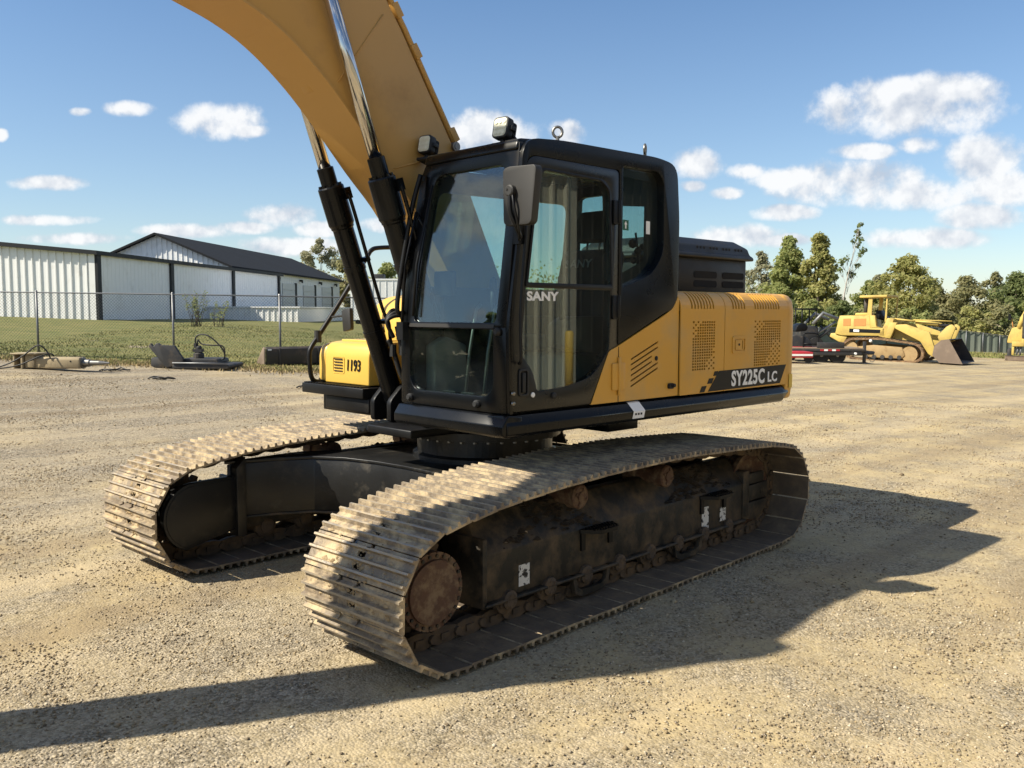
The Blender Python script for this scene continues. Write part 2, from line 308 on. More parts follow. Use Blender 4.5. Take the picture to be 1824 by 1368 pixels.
def make_ground():
    ax = axis_lines(0, 7.5, .085, 900); n = len(ax); cx, cy = 1.5, 1.8
    vs = []
    for y in ax:
        for x in ax:
            X, Y = x+cx, y+cy; r = math.hypot(x, y); z = H(X, Y)
            if r < 60:
                k = 1 if r < 12 else max(.0, 1-(r-12)/48)
                z += k*(.030*nz2(X, Y, .45, 3) + .014*nz2(X, Y, 1.7, 9) + (.007*nz2(X, Y, 6.5, 5) if r < 14 else 0)) - .012
            vs.append((X, Y, z))
    fs = [(j*n+i, j*n+i+1, (j+1)*n+i+1, (j+1)*n+i) for j in range(n-1) for i in range(n-1)]
    me = bpy.data.meshes.new('ground'); me.from_pydata(vs, [], fs); me.polygons.foreach_set('use_smooth', [True]*len(fs)); me.update()
    m = bpy.data.materials.new('gravel_and_dirt'); m.use_nodes = True; t = m.node_tree; p = t.nodes['Principled BSDF']
    pos = t.nodes.new('ShaderNodeNewGeometry').outputs['Position']
    def nse(s, d=6, r=.6):
        q = t.nodes.new('ShaderNodeTexNoise'); q.inputs['Scale'].default_value = s; q.inputs['Detail'].default_value = d; q.inputs['Roughness'].default_value = r; t.links.new(pos, q.inputs['Vector']); return q.outputs[0]
    def rng(v, a, b, c=0, d=1):
        q = t.nodes.new('ShaderNodeMapRange'); q.inputs[1].default_value = a; q.inputs[2].default_value = b; q.inputs[3].default_value = c; q.inputs[4].default_value = d; t.links.new(v, q.inputs[0]); return q.outputs[0]
    def mix(f, A, B):
        q = t.nodes.new('ShaderNodeMix'); q.data_type = 'RGBA'
        if isinstance(f, float): q.inputs['Factor'].default_value = f
        else: t.links.new(f, q.inputs['Factor'])
        for k, c in (('A', A), ('B', B)):
            if isinstance(c, tuple): q.inputs[k].default_value = (*c, 1)
            else: t.links.new(c, q.inputs[k])
        return q.outputs['Result']
    # broad lie of gravel (grey) and dirt (tan): greyer towards the left yard, tan round the machine and on the right
    la = math_node(t, 'ADD', dotn(t, pos, (RH.x, RH.y, 0)), -(CAM.x*RH.x+CAM.y*RH.y))
    big = math_node(t, 'ADD', nse(.22, 5), math_node(t, 'MULTIPLY', rng(la, -8, .5, -1, 1), .13))
    tan = rng(big, .40, .60)
    vor = t.nodes.new('ShaderNodeTexVoronoi'); vor.inputs['Scale'].default_value = 66; t.links.new(pos, vor.inputs['Vector'])
    sv = t.nodes.new('ShaderNodeSeparateColor'); t.links.new(vor.outputs['Color'], sv.inputs[0])
    stone = mix(rng(sv.outputs[0], .15, .85), (.085, .071, .051), (.50, .43, .32))
    vor2 = t.nodes.new('ShaderNodeTexVoronoi'); vor2.inputs['Scale'].default_value = 24; t.links.new(pos, vor2.inputs['Vector'])
    sv2 = t.nodes.new('ShaderNodeSeparateColor'); t.links.new(vor2.outputs['Color'], sv2.inputs[0])
    stone = mix(.35, stone, mix(sv2.outputs[1], (.14, .116, .082), (.40, .337, .24)))
    dirt = mix(nse(2.2, 8, .7), (.31, .235, .118), (.53, .42, .235))
    dirt = mix(rng(nse(30, 4, .7), .45, .75), dirt, mix(sv.outputs[1], (.12, .088, .048), (.58, .47, .285)))
    f = math_node(t, 'MULTIPLY', tan, rng(nse(1.1, 7, .7), .33, .62))
    c = mix(f, stone, dirt)
    c = mix(math_node(t, 'MULTIPLY', rng(nse(.5, 6, .65), .57, .74), .42), c, (.19, .135, .07))     # damp, trodden patches
    # wheel ruts crossing the yard
    mp = t.nodes.new('ShaderNodeMapping'); mp.inputs['Rotation'].default_value = (0, 0, R(18)); mp.inputs['Scale'].default_value = (.05, .9, 1); t.links.new(pos, mp.inputs[0])
    q = t.nodes.new('ShaderNodeTexNoise'); q.inputs['Scale'].default_value = 1.3; q.inputs['Detail'].default_value = 5; t.links.new(mp.outputs[0], q.inputs['Vector'])
    c = mix(math_node(t, 'MULTIPLY', rng(q.outputs[0], .53, .60), .40), c, (.235, .175, .105))
    c = mix(math_node(t, 'MULTIPLY', rng(q.outputs[0], .47, .40), .35), c, (.50, .405, .26))
    t.links.new(c, p.inputs['Base Color']); p.inputs['Roughness'].default_value = .95; p.inputs['Specular IOR Level'].default_value = .15
    hgt = math_node(t, 'ADD', math_node(t, 'MULTIPLY', vor.outputs['Distance'], -.9), math_node(t, 'ADD', math_node(t, 'MULTIPLY', vor2.outputs['Distance'], -.5), nse(40, 5, .7)))
    b = t.nodes.new('ShaderNodeBump'); t.links.new(math_node(t, 'SUBTRACT', .72, math_node(t, 'MULTIPLY', f, .5)), b.inputs['Strength']); b.inputs['Distance'].default_value = .02; t.links.new(hgt, b.inputs['Height']); t.links.new(b.outputs[0], p.inputs['Normal'])
    me.materials.append(m); tag(link('ground', me), kind='structure')
make_ground()

def make_pebbles(n=60000):
    rs = np.random.RandomState(3)
    oc = np.array([(1,0,0),(0,1,0),(-1,0,0),(0,-1,0),(0,0,.75),(0,0,-.6)], float)
    of = np.array([(0,1,4),(1,2,4),(2,3,4),(3,0,4),(1,0,5),(2,1,5),(3,2,5),(0,3,5)])
    cen = []
    while len(cen) < n:
        dep = 2.6 + 17*rs.rand()**2.1; px = rs.uniform(-80, 1900); q = P(px, dep)
        k = .5 + .5*nz2(q.x, q.y, .8, 11)
        if rs.rand() > .06 + 1.5*max(0, k-.25)**1.6: continue
        cen.append((q.x, q.y, q.z + .03*nz2(q.x, q.y, .45, 3) + .014*nz2(q.x, q.y, 1.7, 9) - .012, dep))
    cen = np.array(cen); size = .0028 + .0060*rs.rand(n)**3.0 + .00045*cen[:, 3]; size[rs.rand(n) < .005] *= 1.9; size[rs.rand(n) < .0006] *= 2.2
    V = np.repeat(oc[None], n, 0) * (1 + .35*(rs.rand(n, 6, 1)-.5)) * (size[:, None, None]) * (.7 + .7*rs.rand(n, 1, 3))
    a = rs.rand(n)*6.28; ca, sa = np.cos(a)[:, None], np.sin(a)[:, None]
    X = V[..., 0]*ca - V[..., 1]*sa; Y = V[..., 0]*sa + V[..., 1]*ca
    V = np.stack([X + cen[:, 0:1], Y + cen[:, 1:2], V[..., 2] + cen[:, 2:3] + size[:, None]*.2], -1).reshape(-1, 3)
    F = (of[None] + (np.arange(n)*6)[:, None, None]).reshape(-1, 3)
    me = bpy.data.meshes.new('loose_gravel'); me.vertices.add(len(V)); me.vertices.foreach_set('co', V.ravel())
    me.loops.add(F.size); me.loops.foreach_set('vertex_index', F.ravel()); me.polygons.add(len(F)); me.polygons.foreach_set('loop_start', np.arange(0, F.size, 3)); me.polygons.foreach_set('loop_total', np.full(len(F), 3))
    me.update(calc_edges=True)
    m = bpy.data.materials.new('loose_stone'); m.use_nodes = True; t = m.node_tree; p = t.nodes['Principled BSDF']
    g = t.nodes.new('ShaderNodeNewGeometry'); rp = t.nodes.new('ShaderNodeValToRGB'); t.links.new(g.outputs['Random Per Island'], rp.inputs[0])
    e = rp.color_ramp.elements; e[0].color = (.13, .10, .068, 1); e[1].color = (.52, .45, .34, 1)
    for k, c in ((.3, (.33, .25, .14, 1)), (.6, (.28, .235, .175, 1)), (.8, (.42, .33, .20, 1))): q = e.new(k); q.color = c
    t.links.new(rp.outputs[0], p.inputs['Base Color']); p.inputs['Roughness'].default_value = .9; p.inputs['Specular IOR Level'].default_value = .2
    me.materials.append(m); tag(link('loose_gravel', me), 'loose pale gravel stones scattered over the dirt yard', 'gravel', kind='stuff')
make_pebbles()

# ================================================================== EXCAVATOR
EX = empty('excavator'); tag(EX, 'large yellow and black crawler excavator parked in the middle of the gravel yard', 'excavator')
UROT = (0, 0, .041); ULOC = (.054, -.029, 0)          # the undercarriage stands slightly turned under the upper body
def und(o): o.location = ULOC; o.rotation_euler = UROT; return o
GY, SWD = 1.32, .418
def track_path():
    pts = []
    for a in range(-90, 76, 6): pts.append((1.84+.365*math.cos(R(a)), .41+.365*math.sin(R(a))))
    top = [pts[-1], (1.62, .818), (1.25, .856), (.75, .880), (.15, .894), (-.4, .890), (-1.0, .866), (-1.5, .838), (-1.80, .798)]
    pts += [(q.x, q.z) for q in smooth_path([Vector((x, 0, z)) for x, z in top], 8)[1:]]
    for a in range(96, 271, 6): pts.append((-1.82+.372*math.cos(R(a)), .417+.372*math.sin(R(a))))
    pts.append(pts[0]); return pts
TP = track_path()[::-1]
def resample(pts, n, phase=0.0):
    d = [0]
    for i in range(1, len(pts)): d.append(d[-1] + math.dist(pts[i], pts[i-1]))
    L = d[-1]; out = []
    def at(s):
        s %= L; i = int(np.searchsorted(d, s, 'right')-1); i = min(i, len(pts)-2); t = (s-d[i])/max(1e-9, d[i+1]-d[i])
        return Vector((pts[i][0]*(1-t)+pts[i+1][0]*t, pts[i][1]*(1-t)+pts[i+1][1]*t))
    for k in range(n):
        s = (k+phase)*L/n; a, b = at(s-L/n*.46), at(s+L/n*.46); out.append(((a+b)/2*.5 + at(s)*.5, (b-a).normalized()))
    return out, L/n
NSH = 50
shoes, PITCH = resample(TP, NSH)
def shoe_mesh():
    h = PITCH/2 - .0005; b = MB()
    knots = [(-h, .012)]
    for g in (-.068, -.002, .064): knots += [(g-.014, .013), (g-.007, .037), (g+.005, .037), (g+.012, .013)]
    knots.append((h, .012))
    def zt(x):
        for (x0, z0), (x1, z1) in zip(knots, knots[1:]):
            if x0 <= x <= x1: return z0 + (z1-z0)*(x-x0)/(x1-x0+1e-9)
        return .012
    def seg(x0, x1, y0, y1):
        top = [(x0, zt(x0))] + [k for k in knots if x0 < k[0] < x1] + [(x1, zt(x1))]
        c0 = .007 if abs(x0+h) < 1e-6 else 0; c1 = .007 if abs(x1-h) < 1e-6 else 0
        b.prism(([(x0, .006)] if c0 else []) + [(x0+c0, 0), (x1-c1, 0)] + ([(x1, .006)] if c1 else []) + top[::-1], y0, y1, 'y')
    W_ = SWD
    seg(-h, h, -W_, -.10); seg(-h+.024, h, -.10, -.07); seg(-h, h, -.07, -.03)
    seg(-h, -.050, -.03, .035); seg(-.020, .017, -.03, .035); seg(.047, h, -.03, .035)
    seg(-h, h, .035, .05); seg(-h+.024, h, .05, .08); seg(-h, h, .08, W_)
    me = b.mesh('track_shoe', M['shoe']); me.materials.append(M['shoein']); me.materials.append(M['worn'])
    for p in me.polygons:
        if all(abs(me.vertices[i].co.z) < 1e-4 for i in p.vertices): p.material_index = 1
        elif all(me.vertices[i].co.z > .035 for i in p.vertices): p.material_index = 2
    return me
SHOE = shoe_mesh()
def place_rot(t): return (0, -math.atan2(t.y, t.x), 0)
def make_track(side):
    cy = side*GY
    ch = MB()                                           # the link chain runs inside the shoes
    for (p, t) in shoes:
        Mx = Matrix.Translation((p.x, cy, p.y)) @ Matrix.Rotation(-math.atan2(t.y, t.x), 4, 'Y')
        lk = MB(); q = PITCH/2
        for s in (-1, 1):
            lk.prism([(-q*.98, -.085), (-q*.98, -.02), (-.05, -.001), (.05, -.001), (q*.98, -.02), (q*.98, -.085), (.03, -.10), (-.03, -.10)], s*.075-.022, s*.075+.022, 'y')
            lk.box(-.03, .03, s*.097, s*.109, -.065, -.028)
        lk.lathe([(.026, -.115), (.026, .115)], (q, 0, -.05), 'y', 8)
        ch.add_sm(lk.xf(Mx))
    chain = und(ch.build('track_chain', M['chain'], EX))
    rs = random.Random(side+5)
    for (p, t) in shoes:
        r = place_rot(t)
        link('track_shoe', SHOE, chain, (p.x, cy + rs.uniform(-.004, .004), p.y), (rs.uniform(-.004, .004), r[1] + rs.uniform(-.015, .015), 0))
    # dried mud clods lodged on the shoes
    oc = [(1, 0, 0), (0, 1, 0), (-1, 0, 0), (0, -1, 0), (0, 0, .8), (0, 0, -.6)]; of = [(0, 1, 4), (1, 2, 4), (2, 3, 4), (3, 0, 4), (1, 0, 5), (2, 1, 5), (3, 2, 5), (0, 3, 5)]
    cm = MB()
    for (p, t) in shoes:
        Mx = Matrix.Translation((p.x, cy, p.y)) @ Matrix.Rotation(-math.atan2(t.y, t.x), 4, 'Y'); nrm = Mx.to_3x3() @ Vector((0, 0, 1))
        if nrm.z < -.75: continue
        for k in range(70 if nrm.z > -.2 else 25):
            g = rs.choice((-.038, -.036, .031, .034, .085)); yy = max(-.40, min(.40, rs.gauss(0, .17))); r = .004 + .011*rs.random()**2
            c = Vector((g + rs.uniform(-.018, .018), yy, .012 + r*.25))
            cm.add([Mx @ (c + Vector((v[0]*r*rs.uniform(.7, 1.5), v[1]*r*rs.uniform(.8, 2.2), v[2]*r*rs.uniform(.5, 1)))) for v in oc], of)
    mo = bpy.data.meshes.new('dried_mud'); mo.from_pydata(cm.v, [], cm.f); mo.materials.append(M['clod']); tag(link('dried_mud', mo, chain), kind='stuff')
    # side frame
    fr = MB(); o = side
    def Y(d): return cy + side*d                        # d > 0 is outwards
    sec = [(Y(-.17), .215), (Y(.15), .215), (Y(.15), .50), (Y(.0), .70), (Y(-.08), .70), (Y(-.17), .50)]
    fr.prism(sec, -1.58, 1.40, 'x')
    fr.box(-1.58, 1.40, Y(.10), Y(.185), .195, .217)    # bottom lip
    fr.box(1.38, 1.415, Y(-.19), Y(.17), .19, .60)      # end plate
    frame = und(fr.build('track_frame', M['frame'], EX, .008))
    mud = MB(); rsm = random.Random(3)                  # lumps of mud caked on the sloping shoulder
    for k in range(900):
        x = rsm.uniform(-1.55, 1.36); d = rsm.uniform(-.02, .145); zz = .50 + (.15-d)/.15*.20 if d > .0 else .70
        if nz2(x, d*3, 2.1, side) < -.12: continue
        r = .008 + .030*rsm.random()**3
        mud.add([(x + v[0]*r*rsm.uniform(.8, 2.2), Y(d) + v[1]*r*rsm.uniform(.8, 1.4), zz + v[2]*r*rsm.uniform(.4, .9)) for v in oc], of)
    mm_ = bpy.data.meshes.new('caked_mud'); mm_.from_pydata(mud.v, [], mud.f); mm_.materials.append(M['mudtop']); tag(link('caked_mud', mm_, frame), kind='stuff')
    for x in (1.19, .83, .47, .11, -.25, -.61, -.97, -1.33):
        b = MB().lathe([(.04, -.185), (.058, -.175), (.058, -.15), (.092, -.14), (.092, -.10), (.075, -.09), (.075, .09), (.092, .10), (.092, .14), (.058, .15), (.058, .175), (.04, .185)], (x, cy, .200), 'y', 16)
        b.box(x-.07, x+.07, Y(.13), Y(.16), .165, .216)
        for k in range(5): a = k*math.pi*.4; b.lathe([(.008, .0), (.008, .010)], (x+.035*math.cos(a), Y(.178) - (0 if side > 0 else .010), .200+.035*math.sin(a)), 'y', 6)
        und(b.build('track_roller', M['chain'], EX))
    for x in (.56, -.42):
        b = MB().lathe([(.05, -.17), (.08, -.16), (.08, -.06), (.065, -.05), (.065, .10), (.08, .11), (.08, .18), (.07, .19), (.035, .19), (.035, .20)], (x, cy, .722), 'y', 18)
        b.box(x-.05, x+.05, Y(-.12), Y(-.02), .63, .72)
        for k in range(4): a = k*math.pi/2+.4; b.lathe([(.010, 0), (.010, .010)], (x+.052*math.cos(a), Y(.19) - (0 if side > 0 else .010), .722+.052*math.sin(a)), 'y', 6)
        und(b.build('carrier_roller', M['rust'], EX))
    # sprocket, bolted cover
    sp = MB(); pts = []
    for k in range(21):
        a0 = 2*math.pi*k/21
        for da, r in ((-.09, .235), (-.045, .275), (.045, .275), (.09, .235)): pts.append((1.84+r*math.cos(a0+da), .41+r*math.sin(a0+da)))
    sp.prism(pts, cy-.035, cy+.035, 'y')
    sp.lathe([(.21, -.02), (.21, .16), (.19, .20)], (1.84, cy, .41), 'y', 32) if side > 0 else sp.lathe([(.19, -.20), (.21, -.16), (.21, .02)], (1.84, cy, .41), 'y', 32)
    spo = und(sp.build('sprocket', M['chain'], EX))
    cv = MB(); rim = []
    for k in range(24):
        a0 = 2*math.pi*k/24
        for da, r in ((-.12, .206), (-.10, .213), (.10, .213), (.12, .206)): rim.append((1.84+r*math.cos(a0+da), .41+r*math.sin(a0+da)))
    cv.prism(rim, Y(.20), Y(.222), 'y'); cv.lathe([(.175, 0), (.172, .016), (.10, .024)] if side > 0 else [(.10, -.024), (.172, -.016), (.175, 0)], (1.84, Y(.222), .41), 'y', 32)
    cvo = cv.build('sprocket_cover', M['rust'], spo)
    for k in range(24):
        a0 = 2*math.pi*(k+.5)/24
        MB().lathe([(.010, 0), (.010, .010)], (1.84+.192*math.cos(a0), Y(.222) - (0 if side > 0 else .010), .41+.192*math.sin(a0)), 'y', 6).build('bolt', M['frame'], spo)
    # travel motor guard on the inner side
    gd = MB(); arc = [(1.84+.25*math.cos(R(a)), .40+.25*math.sin(R(a))) for a in range(-70, 96, 9)]
    poly = arc + [(1.50, .66), (1.50, .26)]
    gd.prism(poly, Y(-.23), Y(-.285), 'y'); gd.prism([(1.84+(x-1.84)*.93, .405+(z-.405)*.92) for x, z in poly], Y(-.285), Y(-.292), 'y')
    gd.prism([(1.50, .20), (1.535, .20), (1.535, .72), (1.46, .80), (1.46, .2)], Y(-.20), Y(-.325), 'y'); gd.lathe([(.19, -.12), (.19, .12)], (1.84, Y(-.13), .405), 'y', 28)
    und(gd.build('travel_motor_guard', M['carbody'], EX, .008))
    # idler and its yoke
    idl = MB().lathe([(.05, -.10), (.27, -.085), (.305, -.085), (.305, -.05), (.275, -.045), (.275, .045), (.305, .05), (.305, .085), (.27, .085), (.24, .055), (.11, .055), (.10, .11), (.05, .12)], (-1.80, cy, .425), 'y', 36)
    und(idl.build('idler_wheel', M['rust'], EX))
    yk = MB()
    for d in (-.15, .12):
        yk.box(-1.98, -1.56, Y(d), Y(d+.035), .345, .475); yk.box(-1.92, -1.60, Y(d+.002), Y(d+.030), .482, .57)
    yk.prism([(-1.58, .21), (-1.60, .33), (-1.98, .33), (-1.96, .26), (-1.80, .175)], Y(.10), Y(.152), 'y')
    yk.box(-1.66, -1.56, Y(-.17), Y(.16), .22, .60)
    for x in (-1.90, -1.87): yk.box(x, x+.012, Y(.155), Y(.162), .385, .435)
    und(yk.build('idler_yoke', M['frame'], EX, .006))
    # steps on the outer face
    for x, ln in ((.36, .36), (-1.10, .40)):
        st = MB(); st.prism(rpoly([(x-ln/2, Y(.15)), (x-ln/2+.08, Y(.27)), (x+ln/2-.10, Y(.27)), (x+ln/2, Y(.15))], .02, 2), .475, .50, 'z', holes=[])
        for k in range(9):
            for j in range(3): st.box(x-ln/2+.07+k*.028, x-ln/2+.085+k*.028, Y(.165+j*.034), Y(.185+j*.034), .50, .510)
        st.box(x-ln/2+.01, x-ln/2+.05, Y(.15), Y(.165), .36, .475); st.box(x+ln/2-.06, x+ln/2-.02, Y(.15), Y(.165), .36, .475)
        st.build('step', M['satin'], frame)
    # track guides below the frame
    for x in (.42, -.74):
        g = MB(); g.prism([(x-.20, .217), (x-.17, .10), (x-.11, .07), (x+.11, .07), (x+.17, .10), (x+.20, .217), (x+.17, .217), (x+.14, .13), (x+.09, .11), (x-.09, .11), (x-.14, .13), (x-.17, .217)], Y(.145), Y(.175), 'y')
        g.build('track_guide', M['frame'], frame)
    if side > 0:
        for (x0, x1, z0, z1) in ((1.005, 1.10, .255, .385), (-1.045, -.945, .235, .405), (-1.30, -1.21, .255, .365)):
            MB().box(x0, x1, Y(.1535), Y(.1545), z0, z1).build('worn_sticker', M['sticker'], frame)
    return chain
make_track(1); make_track(-1)

# centre frame: four legs, top plate, slew ring
def mirror4(q):
    a = q; b = [(-x, y) for x, y in q][::-1]; return a, b
front = [(1.56, -1.10), (1.20, -.98), (.96, -.84), (.83, -.62), (.765, -.3), (.75, 0), (.765, .3), (.83, .62), (.96, .84), (1.20, .98), (1.56, 1.10)]
side_l = [(.86, 1.10), (.55, .88), (.25, .79), (0, .77), (-.25, .79), (-.55, .88), (-.86, 1.10)]
plan = front + [(1.0, 1.12)] + side_l + [(-1.0, 1.12)] + [(-x, y) for x, y in front[::-1]] + [(-1.0, -1.12)] + [(x, -y) for x, y in side_l[::-1]] + [(1.0, -1.12)]
cb = MB(); cb.prism(plan, .335, .742, 'z'); body = und(cb.build('centre_frame', M['carbody'], EX, .006))
tp = MB(); tp.prism([(x*1.012, y*1.004) for x, y in plan], .742, .765, 'z'); tp.build('top_plate', M['carbody'], body, .004)
bp_ = MB(); bp_.prism([(x*1.012, y*1.004) for x, y in plan], .315, .335, 'z'); bp_.build('bottom_plate', M['frame'], body, .004)
lz = MB(); lz.lathe([(.57, .765), (.57, .80), (.535, .815), (.535, .93), (.60, .94), (.60, 1.0)], (0, 0, 0), 'z', 64); rg = lz.build('slew_ring', M['carbody'], EX)
for k in range(36):
    a = 2*math.pi*k/36; MB().lathe([(.014, .945), (.014, .925)], (.572*math.cos(a), .572*math.sin(a), 0), 'z', 6).build('bolt', M['steel'], rg)

# ---------------------------------------------------------------- upper structure
YS = 1.36
pf = MB()          # revolving platform: chamfered skirt along the cab side, front and tail
skirt = [(1.335, 1.268), (1.35, 1.262), (1.385, 1.205), (1.385, 1.150), (1.36, 1.132), (1.20, 1.125), (1.20, 1.255)]
pf.prism(skirt, -2.17, 1.085, 'x')
pf.add([( -2.17, y, z) for y, z in skirt] + [(-2.30 if z > 1.2 else -2.20, y - .02, z) for y, z in skirt], [(i, (i+1) % 7, 7+(i+1) % 7, 7+i) for i in range(7)] + [tuple(range(7, 14))])
fsk = [(1.06, 1.268), (1.075, 1.262), (1.115, 1.205), (1.115, 1.150), (1.09, 1.132), (.95, 1.125), (.95, 1.255)]
pf.prism(fsk, .30, 1.372, 'y')
pf.prism([(1.372, 1.268), (1.115, 1.268), (1.075, 1.262), (1.115, 1.2)], .0, .0, 'y') if False else None
plat = pf.build('platform_skirt', M['black'], EX, .007)
fl = MB(); fl.box(-2.15, 1.00, .28, 1.30, 1.128, 1.245); fl.box(-2.4, .62, -1.36, .27, 1.06, 1.25); fl.box(-1.4, .95, -.25, .27, 1.0, 1.06)
fl.box(-1.0, -.62, .35, .75, .95, 1.06); fl.build('platform_frame', M['satin'], EX, .01)
MB().add([(-.095, 1.3395, 1.2700), (-.225, 1.3395, 1.2700), (-.225, 1.3535, 1.2625), (-.095, 1.3535, 1.2625), (-.12, 1.3885, 1.205), (-.25, 1.3885, 1.205), (-.105, 1.3885, 1.155), (-.235, 1.3885, 1.155)],
         [(0, 1, 2, 3), (3, 2, 5, 4), (4, 5, 7, 6)]).build('white_sticker', M['white'], plat)
for k in range(3): MB().box(-.215+k*.03, -.195+k*.03, 1.3890, 1.3895, 1.178, 1.192).build('sticker_mark', M['satin'], plat)

# side panels: sheet with a rounded top edge, slots and perforations cut through
def hood_sheet(x0, x1, cuts, z0=1.278, flip=1):
    """cuts: list of functions (x, s) -> True where the sheet is open, with the grid lines they need"""
    prof = [(YS*flip, z0)]; r = .12; zt = 2.035
    zl = set([z0, zt-r]); xl = set([x0, x1])
    for c in cuts: xl |= set(c['x']); zl |= set(c['z'])
    zl = sorted(z for z in zl if z <= zt-r+1e-6)
    arc = [(YS-r+r*math.cos(a), zt-r+r*math.sin(a)) for a in np.linspace(0, math.pi/2, 9)[1:]]
    pr = [(YS, z) for z in zl] + arc + [(YS-.45, zt+.004), (.30, zt+.006)]
    xs = sorted(xl); b = MB(); n = len(pr)
    vs = [(x, y*flip, z) for x in xs for y, z in pr]; fs = []
    for i in range(len(xs)-1):
        for k in range(n-1):
            xm = (xs[i]+xs[i+1])/2; zm = (pr[k][1]+pr[k+1][1])/2; ym = (pr[k][0]+pr[k+1][0])/2
            if any(c['f'](xm, zm, ym) for c in cuts): continue
            fs.append((i*n+k, i*n+k+1, (i+1)*n+k+1, (i+1)*n+k))
    b.add(vs, fs); return b
def solid(o, th, off=-1):
    m = o.modifiers.new('thickness', 'SOLIDIFY'); m.thickness = th; m.offset = off; return o
def louvres(xa, n, pitch, w):
    sl_ = [(xa - i*pitch - w, xa - i*pitch) for i in range(n)]
    return {'x': [q for s in sl_ for q in s], 'z': [1.915], 'f': lambda x, z, y: y > YS-.115 and 1.915 < z < 2.022 and any(a < x < b for a, b in sl_)}
def perfs(xa, nx, za, nz, pxp, pzp, wx, wz, keep):
    xs = [(xa - i*pxp - wx, xa - i*pxp) for i in range(nx)]; zs = [(za - k*pzp - wz, za - k*pzp) for k in range(nz)]
    def f(x, z, y):
        if y < YS-.001: return False
        for i, (a, b) in enumerate(xs):
            if a < x < b:
                for k, (c, d) in enumerate(zs):
                    if c < z < d: return keep(i/(nx-1), k/(nz-1), i, k)
        return False
    return {'x': [q for s in xs for q in s], 'z': [q for s in zs for q in s], 'f': f}
def keep1(u, v, i, k):      # solid grid fading to a chequer at top left and bottom right corners
    if u + v*.9 < .36 or (u > .5 and (u-.5) + (v-.62) > .42): return (i+k) % 2 == 0
    return True
def keep2(u, v, i, k):
    if u*.9 + v < .42 and u < .4: return (i+k) % 2 == 0
    if v > .42 and u - .42 > (1-v)*.9*.62: return (i+k) % 2 == 0
    return True
p1 = hood_sheet(-1.262, -.683, [louvres(-.812, 8, .0405, .020), perfs(-.836, 10, 1.822, 18, .0305, .0208, .021, .0145, keep1)]).build('engine_side_panel', M['yellow'], EX); solid(p1, .012, 1)
p2 = hood_sheet(-2.236, -1.270, [louvres(-1.372, 5, .0415, .021), louvres(-1.70, 10, .0415, .021), perfs(-1.706, 13, 1.822, 18, .0325, .0208, .0225, .0145, keep2)]).build('engine_side_panel', M['yellow'], EX); solid(p2, .012, 1)
p1['label'] = 'front engine panel with one perforated grille and eight louvres'; p2['label'] = 'rear engine panel with square latch and perforated grille'
for o in (p1, p2): o.data.polygons.foreach_set('use_smooth', [False]*len(o.data.polygons))
# latch on the rear panel
lt = MB(); lt.prism(rrect(-1.585, -1.375, 1.565, 1.70, .02), YS+.0125, YS+.020, 'y', holes=[rrect(-1.555, -1.405, 1.585, 1.68, .012)]); lt.box(-1.50, -1.41, YS+.0125, YS+.026, 1.595, 1.67); lt.box(-1.515, -1.505, YS+.0125, YS+.03, 1.60, 1.665)
lt.build('panel_latch', M['yellow'], p2, .003)
MB().lathe([(.010, 0), (.010, .003)], (-1.455, YS+.0265, 1.635), 'y', 10).build('keyhole', M['satin'], p2)
# lower panel behind the door: slanted front, slots and round boss
lp_out = rpoly([(.300, 1.280), (.118, 1.628), (.018, 1.662), (-.50, 1.868), (-.600, 1.915), (-.652, 1.99), (-.655, 2.0), (-.672, 1.99), (-.674, 1.280)], [.0, .02, .02, .0, .03, 0, 0, 0, 0], 3)
holes = []
for k in range(6):
    z0, z1 = 1.566 - k*.0375, 1.678 - k*.0372
    xe = -.425 if k not in (2, 3) else -.355
    zz = z0 + (z1-z0)*((-.116-xe)/(.309))
    holes.append([(-.118, z0-.008), (-.118, z0+.004), (xe, zz+.007), (xe, zz-.006)])
lp = MB(); lp.prism(lp_out, YS-.014, YS, 'y', holes=holes); lpo = lp.build('side_service_panel', M['yellow'], EX); lpo['label'] = 'slanted side panel with six louvre slots below the cab'
MB().lathe([(.017, 0), (.017, .004), (.008, .006)], (-.405, YS, 1.562), 'y', 14).build('lock', M['satin'], lpo)
lb = MB(); lb.prism(rrect(-.60, -.545, 1.335, 1.375, .015), YS, YS+.02, 'y'); lb.lathe([(.018, 0), (.012, .03)], (-.585, YS+.01, 1.36), 'y', 10); lb.build('latch_knob', M['rubber'], lpo)
MB().prism([(.022, 1.28), (.022, 1.655), (.016, 1.655), (.016, 1.28)], YS+.0005, YS+.0015, 'y').build('panel_seam', M['satin'], lpo)
hg = MB(); hg.prism(rrect(.03, .092, 1.36, 1.545, .008), YS, YS+.012, 'y'); hg.prism(rrect(-.05, .012, 1.36, 1.545, .008), YS, YS+.007, 'y'); hg.lathe([(.012, -.13), (.012, .13)], (.02, YS+.012, 1.455), 'z', 10, True); hg.build('panel_hinge', M['yellow'], lpo, .003)
# dark backing painted as shade behind the openings, far side and top of the hood
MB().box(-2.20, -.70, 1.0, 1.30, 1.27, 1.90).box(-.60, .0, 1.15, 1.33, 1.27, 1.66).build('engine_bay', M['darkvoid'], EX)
hs = hood_sheet(-2.236, -.15, [], 1.27, -1).build('far_side_panel', M['yellow'], EX); solid(hs, .012, -1)
MB().box(-2.2, -.70, -.36, .36, 1.9, 2.030).build('hood_top', M['yellow'], EX, .01)
